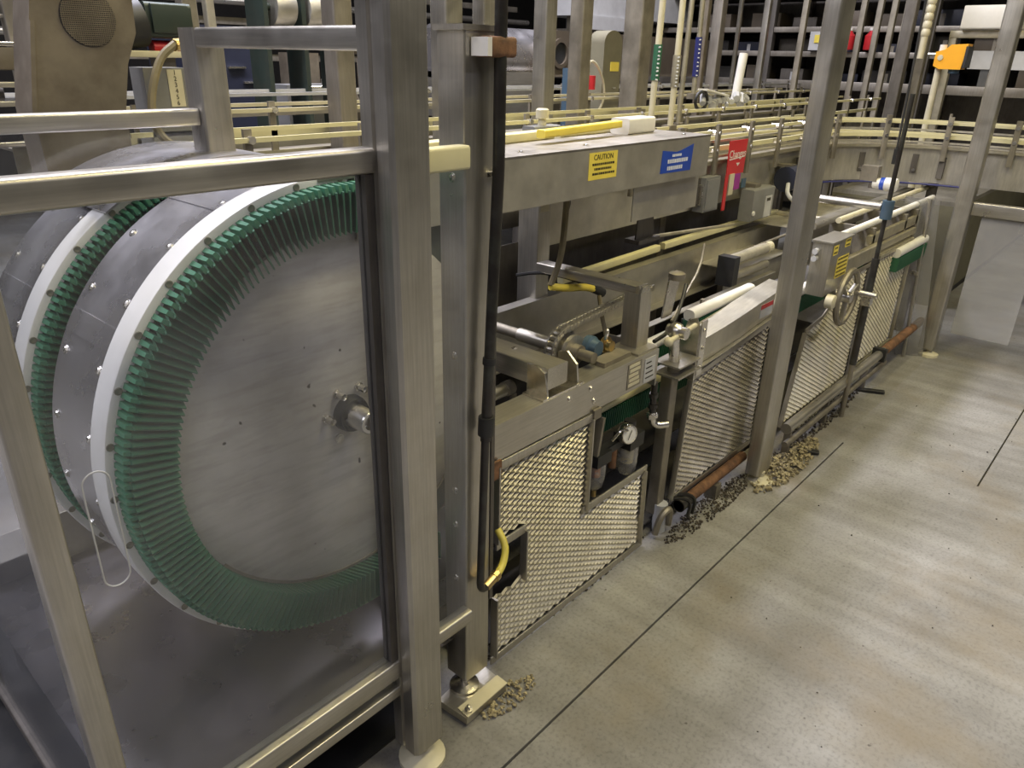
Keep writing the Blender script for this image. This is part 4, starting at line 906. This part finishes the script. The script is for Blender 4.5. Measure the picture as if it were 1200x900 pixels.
# ================================================================== CENTRE BACKGROUND
t = thing('steel_drum_tank', 'polished horizontal steel drum left of the brown hood', 'tank', (4.7, 4.2, 0))
part('drum', MB().lathe((3.9, 4.25, 1.62), (1, 0, 0), [(0, 0.05), (0, 0.16), (0.03, 0.19), (1.15, 0.19), (1.18, 0.16), (1.18, 0.05)], 32), 'shroud', t)
part('skirt_panel', MB().box(3.9, 5.0, 4.05, 4.40, 1.20, 1.50), 'steel_x', t)
for x in (4.0, 4.9): part('leg', MB().bar((x, 4.2, 0), (x, 4.2, 1.2), 0.06, 0.06, 0.004), 'dirty', t)
t = thing('brown_hood_machine', 'long brown sheet-metal hood with a rounded end, standing behind the conveyors', 'machine', (6.2, 4.2, 0))
hood = [(4.85, 1.47)] + [(5.03-0.18*math.cos(math.radians(a)), 1.62+0.185*math.sin(math.radians(a))) for a in range(0, 91, 15)] + [(7.55, 1.805), (7.55, 1.47)]
part('hood', MB().prism(hood, 4.0, 4.6), 'brown', t)
part('hood_trim', MB().box(4.85, 7.55, 3.985, 4.0, 1.47, 1.485), 'tan', t)
part('port_ring', MB().lathe((5.05, 4.0, 1.64), (0, -1, 0), [(0, 0.11), (0.02, 0.11), (0.021, 0.08), (0.0, 0.079)], 24), 'brown', t)
part('port', MB().lathe((5.05, 4.0, 1.64), (0, -1, 0), [(0, 0.078), (0.004, 0.078), (0.0041, 0.001)], 24), 'black', t)
part('drive_box', MB().box(5.28, 5.60, 3.85, 4.0, 1.57, 1.69), 'bluegrey', t)
for x in (4.95, 6.2, 7.45): part('leg', MB().bar((x, 4.3, 0), (x, 4.3, 1.47), 0.07, 0.07, 0.005), 'dark', t)
part('lower_case', MB().box(5.1, 7.4, 4.15, 4.5, 0.2, 1.30), 'dark', t)
t = thing('slab_guard', 'narrow olive-brown upright guard with rounded top and yellow tag', 'guard', (4.35, 3.0, 0))
sl2 = [(4.245, 0.8), (4.245, 1.70)] + [(4.345-0.10*math.cos(math.radians(a)), 1.70+0.075*math.sin(math.radians(a))) for a in range(15, 166, 15)] + [(4.445, 1.70), (4.445, 0.8)]
part('guard_shell', MB().prism(sl2, 3.0, 3.12), 'olive', t)
part('yellow_tag', MB().box(4.325, 4.415, 2.994, 3.0, 1.535, 1.59), 'yellow', t, 'blank yellow tag')
part('latch', MB().box(4.36, 4.39, 2.99, 3.0, 1.43, 1.438), 'bolt', t)
part('stand', MB().box(4.30, 4.39, 3.02, 3.10, 0, 0.8), 'dark', t)
t = thing('red_white_valve', 'red and cream valve body on a grey stand, left of the yellow-tagged guard', 'valve', (3.95, 2.95, 0))
part('valve_body', MB().cyl((4.02, 2.98, 1.36), (4.02, 2.98, 1.53), 0.035, 14), 'cream', t)
part('red_band', MB().cyl((4.055, 2.955, 1.43), (4.055, 2.955, 1.51), 0.032, 14), 'red', t)
part('stand', MB().box(3.88, 3.97, 2.94, 3.04, 0, 1.55), 'bluegrey', t)
part('cable', MB().tube([(4.02, 2.95, 1.53), (4.0, 2.93, 1.60), (4.08, 2.93, 1.58), (4.17, 2.93, 1.47), (4.18, 2.93, 1.36), (4.10, 2.93, 1.28)], 0.008, 6, 2), 'cream', t)
t = thing('pale_cabinet', 'pale blue-grey cabinet raised above the brown hood', 'cabinet', (7.2, 4.9, 0))
part('cabinet', MB().box(6.35, 8.4, 4.75, 5.3, 1.99, 2.6), 'lightgrey', t)
part('lower_panel', MB().box(6.45, 7.3, 4.72, 4.75, 1.87, 1.99), 'lightgrey', t)
for x in (6.5, 8.2): part('leg', MB().bar((x, 5.0, 0), (x, 5.0, 1.99), 0.08, 0.08, 0.005), 'dirty', t)
# labelled service pipes
def spipe(x0, y0, x1, z0, z1, r, mat, label, band=None, zb=None):
    t = thing('service_pipe', label, 'pipe', (x0, y0, z0))
    f = lambda z: (x0+(x1-x0)*(z-z0)/(z1-z0), y0, z)
    part('pipe', MB().cyl(f(z0), f(z1), r, 12), mat, t)
    part('pipe_saddle', MB().box(x0-0.03, x0+0.03, y0-0.02, y0+0.03, z0-0.02, z0+0.012), 'dirty', t)
    if band:
        b = part('label_band', MB().cyl(f(zb[0]), f(zb[1]), r*1.35, 14), band, t, ('dark blue' if band == 'navyblue' else 'pale' if band == 'mesh' else band) + ' label band with pale lettering')
        n = 9
        for k in range(n):
            z = zb[0]+(zb[1]-zb[0])*(k+0.5)/n; p = f(z)
            part('print_mark', MB().bar((p[0]-r*1.1, y0-r*0.86, z-0.004), (p[0]-r*0.55, y0-r*1.26, z-0.004+0.003*(k % 3-1)), 0.004, 0.0065, 0.001), 'printw', b)
    return t
spipe(3.203, 1.97, 3.225, 1.30, 2.6, 0.0145, 'cream', 'cream vertical pipe with a green lettered band', 'green', (1.52, 1.67))
spipe(3.42, 1.99, 3.425, 1.30, 2.6, 0.0145, 'cream', 'cream vertical pipe with pale band, second from the green-banded pipe', 'mesh', (1.49, 1.63))
spipe(3.60, 2.05, 3.625, 1.30, 2.6, 0.013, 'mesh', 'plain grey-cream pipe between the pale-banded and blue-banded pipes')
spipe(4.455, 2.45, 4.42, 1.41, 2.8, 0.015, 'mesh', 'grey vertical pipe with a dark blue lettered band', 'navyblue', (1.52, 1.74))
t = thing('white_pipe_stub', 'short thick white plastic pipe standing behind the curved conveyor', 'pipe', (4.94, 2.42, 1.36))
part('pipe', MB().cyl((4.93, 2.40, 1.38), (4.97, 2.40, 1.66), 0.028, 16), 'white', t)
part('socket', MB().cyl((4.928, 2.40, 1.36), (4.93, 2.40, 1.385), 0.042, 16), 'white', t)
t = thing('rag_bundle', 'crumpled grey rag and hose bundle lying on the back conveyor by the white pipe', 'rag', (4.3, 2.25, 1.37))
m = MB()
for k in range(9):
    x = 4.12+0.06*k; m.tube([(x, 2.2, 1.385+0.02*math.sin(k*2.1)), (x+0.06, 2.24, 1.41+0.025*math.cos(k*1.7)), (x+0.12, 2.22, 1.39)], 0.018+0.006*math.sin(k), 7, 2)
part('folds', m, 'lightgrey', t)
part('flat_edge', MB().bar((4.1, 2.2, 1.46), (4.42, 2.22, 1.42), 0.06, 0.01, 0.003), 'white', t)
part('hose_loop', MB().tube([(4.1+0.07*math.cos(a*0.6), 2.2, 1.40+0.05*math.sin(a*0.6)) for a in range(11)], 0.010, 6, 1), 'black', t)

# red tag and electrical boxes hanging on the curved conveyor
t = thing('warning_tag', 'red tag with white lettering hanging on the curved conveyor side', 'sign', (3.5, 1.63, 0.98))
part('tag_board', MB().prism([(3.365, 1.115), (3.54, 1.115), (3.545, 1.27), (3.36, 1.27)], 1.630, 1.634), 'red', t)
text('lettering', 'Changes', 'white', t, (3.453, 1.6293, 1.207), 0.050)
part('underline', MB().prism([(3.375, 1.182), (3.53, 1.190), (3.53, 1.194), (3.375, 1.187)], 1.629, 1.630), 'white', t)
part('arrow_mark', MB().prism([(3.45, 1.165), (3.485, 1.165), (3.467, 1.15)], 1.6285, 1.63), 'white', t)
part('hanging_strip', MB().box(3.365, 3.395, 1.632, 1.636, 0.95, 1.115), 'red', t)
part('cream_strip', MB().box(3.40, 3.445, 1.626, 1.630, 1.02, 1.118), 'cream', t)
part('purple_strip', MB().box(3.45, 3.51, 1.627, 1.631, 1.04, 1.115), 'purple', t)
part('blue_strip', MB().box(3.535, 3.58, 1.627, 1.631, 1.04, 1.085), 'bluegrey', t)
t = thing('sensor_box', 'dark grey junction box with a printed pale plate under the red tag', 'box', (3.66, 1.60, 0.84))
part('enclosure', MB().bar((3.56, 1.60, 0.955), (3.80, 1.60, 0.955), 0.07, 0.155, 0.008), 'grey', t)
part('face_plate', MB().box(3.70, 3.775, 1.562, 1.565, 0.885, 0.99), 'lightgrey', t)
part('plate_mark', MB().box(3.715, 3.755, 1.5605, 1.562, 0.965, 0.98), 'print', t)
part('mount_arm', MB().box(3.64, 3.70, 1.60, 1.688, 1.03, 1.05), 'dirty', t)
part('white_button', MB().cyl((3.575, 1.566, 0.92), (3.575, 1.558, 0.92), 0.012, 10), 'white', t)
t = thing('junction_box', 'plain grey box hanging left of the red tag under the curved conveyor', 'box', (3.2, 1.64, 0.98))
part('enclosure', MB().box(3.17, 3.31, 1.63, 1.685, 0.965, 1.12), 'grey', t)
part('hinge', MB().box(3.155, 3.17, 1.64, 1.66, 1.0, 1.09), 'bolt', t)
part('lid', MB().box(3.18, 3.30, 1.625, 1.63, 0.975, 1.11), 'grey', t)
t = thing('small_motor', 'dark navy gear motor with pale bracket behind the tall middle post', 'motor', (4.15, 1.6, 0.92))
part('motor_body', MB().cyl((4.00, 1.60, 1.04), (4.18, 1.60, 1.04), 0.065, 18), 'navy', t)
part('gearbox', MB().bar((4.18, 1.60, 1.02), (4.27, 1.60, 1.02), 0.11, 0.14, 0.01), 'navy', t)
part('bracket', MB().box(4.27, 4.40, 1.62, 1.63, 0.93, 1.16), 'mesh', t)
part('cable', MB().tube([(4.0, 1.58, 1.02), (3.93, 1.55, 0.97), (3.98, 1.5, 0.93), (4.12, 1.5, 0.94), (4.3, 1.52, 0.96)], 0.011, 8, 2), 'lightgrey', t)
part('mount', MB().box(4.05, 4.12, 1.60, 1.688, 1.098, 1.11), 'dirty', t)
t = thing('hanging_bracket', 'steel A-shaped hanger under the right end of the cover beam', 'bracket', (2.3, 1.5, 0.98))
part('hanger_plate', MB().prism([(2.27, 1.24), (2.33, 1.24), (2.37, 1.02), (2.25, 1.02)], 1.40, 1.406), 'dark', t)
part('foot', MB().box(2.24, 2.38, 1.38, 1.44, 1.005, 1.02), 'dark', t)
part('stay_rod', MB().cyl((2.36, 1.40, 1.015), (3.35, 1.55, 0.90), 0.007, 8), 'mesh', t)

# ================================================================== RIGHT BACKGROUND
t = thing('orange_sounder', 'bright orange plastic horn box on a cream pole behind the curved conveyor', 'alarm', (6.0, 1.42, 0))
part('horn_box', MB().prism([(1.50, 1.615), (1.50, 1.70), (1.445, 1.715), (1.415, 1.745), (1.315, 1.75), (1.33, 1.595), (1.46, 1.595)], 5.94, 6.06, 'yz'), 'orange', t)
part('horn_disc', MB().lathe((5.94, 1.465, 1.665), (-1, 0, 0), [(0, 0.018), (0.006, 0.017), (0.007, 0.002)], 14), 'cream', t)
part('horn_mouth', MB().box(5.93, 6.07, 1.306, 1.322, 1.605, 1.735), 'black', t)
part('horn_lens', MB().cyl((6.0, 1.38, 1.57), (6.0, 1.38, 1.595), 0.035, 12), 'bluegrey', t)
part('pole', MB().cyl((6.0, 1.475, 0.02), (6.0, 1.475, 1.60), 0.021, 12), 'cream', t)
part('pole_base', MB().cyl((6.0, 1.475, 0), (6.0, 1.475, 0.02), 0.06, 14), 'cream', t)
part('tip', MB().cyl((6.0, 1.475, 1.705), (6.0, 1.475, 1.745), 0.022, 10), 'white', t)
part('side_pin', MB().cyl((6.0, 1.50, 1.685), (6.0, 1.56, 1.685), 0.012, 8), 'bolt', t)
for k, (y, lab) in enumerate(((2.38, 'leftmost of the thin grey poles right of the middle post'), (2.25, 'second of the thin grey poles right of the middle post'), (2.14, 'third of the thin grey poles right of the middle post'), (2.04, 'rightmost of the thin grey poles right of the middle post'))):
    bgpost(7.0, y, 2.9, 0.045, lab + ', left of the orange horn', 'dirty', 'pole')
bgpost(6.2, 1.78, 2.9, 0.075, 'dark post between the thin poles and the orange horn', 'dark', 'rear_post')
bgpost(6.4, 1.71, 2.9, 0.07, 'dim brown post standing directly behind the orange horn', 'dirty', 'rear_post')
bgpost(6.5, 2.66, 2.9, 0.045, 'slim brown pole close on the left of the middle post', 'dirty', 'pole')
bgpost(6.5, 2.98, 2.9, 0.05, 'thin silver pole left of the middle post, in front of the rack', 'steel', 'pole')
bgpost(6.5, 3.22, 2.9, 0.03, 'thinnest silver pole in front of the dark rack, right of the white pipe', 'steel', 'pole')
bgpost(6.1, 3.2, 2.9, 0.085, 'grey post just above the white pipe stub')
bgpost(5.7, 3.1, 2.9, 0.05, 'dull tan pole leaning past the white pipe stub', 'tan', 'pole')
t = thing('ribbed_conduit', 'cream corrugated conduit hanging above the orange horn', 'conduit', (6.2, 1.62, 1.75))
m = MB()
for k in range(10): m.lathe((6.2, 1.66, 1.80+0.05*k), (0, 0, 1), [(0, 0.022), (0.012, 0.03), (0.036, 0.03), (0.05, 0.022)], 12)
part('ribs', m, 'cream', t)
part('lower_tube', MB().cyl((6.2, 1.66, 1.66), (6.2, 1.66, 1.80), 0.022, 12), 'cream', t)
t = thing('portal_stand', 'pale steel portal frame carrying a white box, right of the orange horn', 'frame', (6.5, 1.3, 0))
part('upright', MB().bar((6.5, 1.545, 0), (6.5, 1.545, 1.80), 0.05, 0.05, 0.004), 'mesh', t)
part('beam', MB().bar((6.5, 1.57, 1.825), (6.5, 0.6, 1.825), 0.05, 0.05, 0.004), 'mesh', t)
part('upright', MB().bar((6.5, 0.62, 0), (6.5, 0.62, 1.80), 0.05, 0.05, 0.004), 'mesh', t)
part('hung_panel', MB().box(6.53, 6.55, 1.05, 1.42, 1.60, 1.72), 'lightgrey', t)
solo('white_box', MB().bar((6.5, 1.50, 1.93), (6.5, 1.13, 1.93), 0.18, 0.15, 0.012), 'white', 'white box resting on the pale portal frame at top right', 'box')
t = thing('far_rack', 'dark storage rack with grey shelf beams filling the background at right', 'rack', (8.3, 3.2, 0))
for y in (0.6, 2.1, 3.6, 5.1, 6.6):
    part('upright', MB().bar((8.0, y, 0), (8.0, y, 3.4), 0.08, 0.08, 0.005), 'dark', t)
    part('upright', MB().bar((8.9, y, 0), (8.9, y, 3.4), 0.08, 0.08, 0.005), 'dark', t)
for z in (1.42, 1.70, 1.92, 2.25):
    part('shelf_beam', MB().bar((8.0, 0.5, z), (8.0, 6.7, z), 0.05, 0.05 if z > 1.5 else 0.08, 0.004), 'rearsteel', t)
    part('shelf_deck', MB().box(8.03, 8.9, 0.5, 6.7, z-0.02, z), 'dark', t)
part('back_sheet', MB().box(8.95, 8.97, 0.5, 6.7, 0.1, 3.3), 'dark', t)
rnd = random.Random(21)
for z in (1.42, 1.70, 1.92):
    y = 0.7
    while y < 6.4:
        w = rnd.uniform(0.14, 0.42); h = rnd.uniform(0.10, 0.19); x = rnd.uniform(8.08, 8.3)
        bx = MB().bar((x+0.15, y, z+h/2), (x+0.15, y+w, z+h/2), 0.3, h, 0.006)
        cm, cn = rnd.choice((('dark', 'dark steel'), ('grey', 'grey'), ('wall', 'black'), ('navy', 'dark navy'), ('brown', 'dark brown')))
        sh = {1.42: 'lowest', 1.70: 'middle', 1.92: 'upper'}[z]
        b = thing('stored_case', cn + ' case stored on the ' + sh + ' shelf of the far rack', 'case', (x+0.15, y+w/2, z), cn + ' cases on the ' + sh + ' rack shelf')
        part('case_body', bx, cm, b)
        part('case_strap', MB().box(x-0.004, x, y+w*0.4, y+w*0.55, z+0.01, z+h*0.8), rnd.choice(('dirty', 'lightgrey', 'dark')), b)
        y += w + rnd.uniform(0.03, 0.2)
for k, (y, lab) in enumerate(((2.78, 'left red canister on the far rack, behind the thin grey poles'), (2.58, 'right red canister on the far rack, behind the thin grey poles'))):
    t = thing('red_canister', lab, 'canister', (7.93, y, 1.735))
    part('canister', MB().lathe((7.92, y, 1.742), (0, 0, 1), [(0, 0.05), (0.01, 0.055), (0.12, 0.055), (0.145, 0.03), (0.165, 0.02)], 14), 'red', t)
    part('cap', MB().cyl((7.92, y, 1.907), (7.92, y, 1.93), 0.025, 10), 'white', t)
t = thing('grey_meter', 'grey wall meter with a yellow tag at the left of the red canisters', 'meter', (7.9, 3.0, 1.7))
part('case', MB().box(7.90, 7.96, 2.97, 3.15, 1.735, 1.90), 'lightgrey', t)
part('tag', MB().box(7.89, 7.90, 3.03, 3.10, 1.80, 1.87), 'yellow', t)
# second far machine: overhead pipes and dark cabinets left of the rack, behind the hood
t = thing('dark_rack_left', 'dark rack of pipes in the deep background behind the brown hood', 'rack', (6.5, 7.0, 0))
for x in (1.0, 2.6, 4.2, 5.8, 7.4):
    part('upright', MB().bar((x, 6.9, 0), (x, 6.9, 3.6), 0.09, 0.09, 0.005), 'dirty', t)
for z in (1.55, 1.85, 2.15, 2.5):
    part('shelf_beam', MB().bar((0.8, 6.9, z), (7.8, 6.9, z), 0.05, 0.06, 0.004), 'dirty', t)
for z, y in ((1.70, 6.75), (2.0, 6.7), (2.32, 6.75)):
    part('pipe_run', MB().cyl((0.8, y, z), (7.8, y, z), 0.03, 10), 'steel_x', t)
# far-right low machine base, scuffed sheet, gate
t = thing('low_cabinet', 'olive-grey low machine base receding at the far right edge', 'machine', (8.2, 1.3, 0))
part('base_side', MB().box(5.95, 11.0, 1.12, 1.15, 0.07, 0.72), 'olive', t)
part('base_kick', MB().box(5.95, 11.0, 1.14, 1.16, 0.0, 0.07), 'black', t)
part('base_top', MB().box(5.95, 11.0, 1.12, 2.0, 0.72, 0.75), 'sheet', t)
part('base_end', MB().box(5.95, 5.97, 1.15, 2.0, 0.0, 0.72), 'olive', t)
t = thing('leaning_sheet', 'scuffed clear plastic sheet leaning beside the far right post', 'panel', (4.75, 0.97, 0))
part('sheet', MB().loft([[(4.72, 1.03, 0.0), (4.72, 1.036, 0.0), (4.72, 1.186, 0.93), (4.72, 1.18, 0.93)], [(4.80, 0.90, 0.0), (4.80, 0.906, 0.0), (4.80, 1.02, 0.92), (4.80, 1.014, 0.92)]]), 'scuff', t)
part('edge_strip', MB().bar((4.715, 0.985, 0.0), (4.715, 1.045, 0.93), 0.02, 0.018, 0.003, up=(0, 1, 0)), 'steel', t)
for z in (0.12, 0.5): part('clip', MB().box(4.695, 4.725, 0.98+z*0.065, 1.02+z*0.065, z, z+0.02), 'bolt', t)
t = thing('clear_gate', 'clear gate panel with a painted pale reflection, under a grey top bar, right of the far post', 'gate', (4.9, 0.55, 0))
part('top_bar', MB().bar((4.87, 0.855, 0.885), (4.87, -0.4, 0.885), 0.045, 0.07, 0.005), 'steel_y', t)
part('gate_panel', MB().box(4.867, 4.873, 0.50, 0.80, 0.16, 0.85), 'milky', t)
part('gate_post', MB().bar((4.87, -0.36, 0), (4.87, -0.36, 0.85), 0.05, 0.05, 0.004), 'steel', t)
# cable from above near the far pipe
t = thing('drop_cable', 'black cable hanging from above in front of the curved conveyor', 'cable', (3.9, 1.0, 1.3))
part('cable', MB().tube([(4.62, 1.28, 2.5), (4.62, 1.27, 1.9), (4.60, 1.25, 1.42), (4.58, 1.24, 1.19)], 0.006, 8, 1), 'black', t)
part('plug', MB().cyl((4.58, 1.24, 1.19), (4.58, 1.24, 1.11), 0.014, 8), 'black', t)
t = thing('white_sensor', 'white and navy sensor head fixed below the curved conveyor edge', 'sensor', (4.42, 1.2, 1.0))
part('sensor_body', MB().lathe((4.50, 1.30, 1.01), (0, -1, 0), [(0, 0.028), (0.06, 0.030), (0.062, 0.036), (0.12, 0.036), (0.125, 0.028)], 16), 'white', t)
part('navy_band', MB().lathe((4.50, 1.262, 1.01), (0, -1, 0), [(0, 0.034), (0.05, 0.034)], 16), 'blue', t)
part('bracket', MB().box(4.47, 4.53, 1.28, 1.37, 1.02, 1.10), 'dirty', t)

# ================================================================== FLOOR DEBRIS
def pile(name, label, cx, cy, rx, ry, n, mat, hmax, smin, smax, seed, rot=0.0):
    rnd = random.Random(seed); m = MB()
    for _ in range(n):
        a = rnd.uniform(0, 2*PI); q = math.sqrt(rnd.random()); u = q*math.cos(a)*rx; v = q*math.sin(a)*ry
        x = cx+u*math.cos(rot)-v*math.sin(rot); y = cy+u*math.sin(rot)+v*math.cos(rot); s = rnd.uniform(smin, smax); z = rnd.random()*hmax*(1-q)
        R3 = Matrix.Rotation(rnd.uniform(0, PI), 3, Vector((rnd.random(), rnd.random(), rnd.random()+0.1)).normalized())
        base = [Vector(p) for p in ((1, 0, -.6), (-.5, .9, -.6), (-.5, -.9, -.6), (.6, .5, .5), (-.7, .2, .6), (.1, -.8, .5))]
        pts = [R3 @ (p*s*rnd.uniform(0.7, 1.1)) for p in base]; lo = min(p.z for p in pts)
        m.add([Vector((x, y, z-lo)) + p for p in pts], [(0, 2, 1), (3, 4, 5), (0, 1, 3), (1, 4, 3), (1, 2, 4), (2, 5, 4), (2, 0, 5), (0, 3, 5)])
    return solo(name, m, mat, label, 'debris', kind='stuff')
pile('gravel_heap', 'heap of yellowish broken grit around the foot of the middle post', 2.93, 0.955, 0.32, 0.065, 520, 'gravel', 0.035, 0.004, 0.013, 1)
pile('gravel_heap', 'small heap of grit along the pale-edged base plate', 1.15, 0.985, 0.10, 0.035, 160, 'gravel', 0.012, 0.002, 0.008, 2)
pile('dark_grit', 'black grit and dirt scattered under the rusty floor pipe', 2.40, 1.04, 0.34, 0.05, 600, 'grit', 0.012, 0.002, 0.007, 3)
pile('dark_grit', 'dark dirt line along the bottom of the nearest mesh guard', 1.62, 1.125, 0.44, 0.03, 420, 'grit', 0.008, 0.002, 0.006, 4)
pile('dark_grit', 'dark dirt strewn below the steel kick pipe', 3.5, 1.02, 0.55, 0.05, 420, 'grit', 0.012, 0.003, 0.010, 5)
pile('grit_crumbs', 'sparse dark crumbs scattered over the open concrete aisle', 2.6, 0.2, 2.2, 0.7, 110, 'grit', 0.0, 0.0015, 0.004, 6)
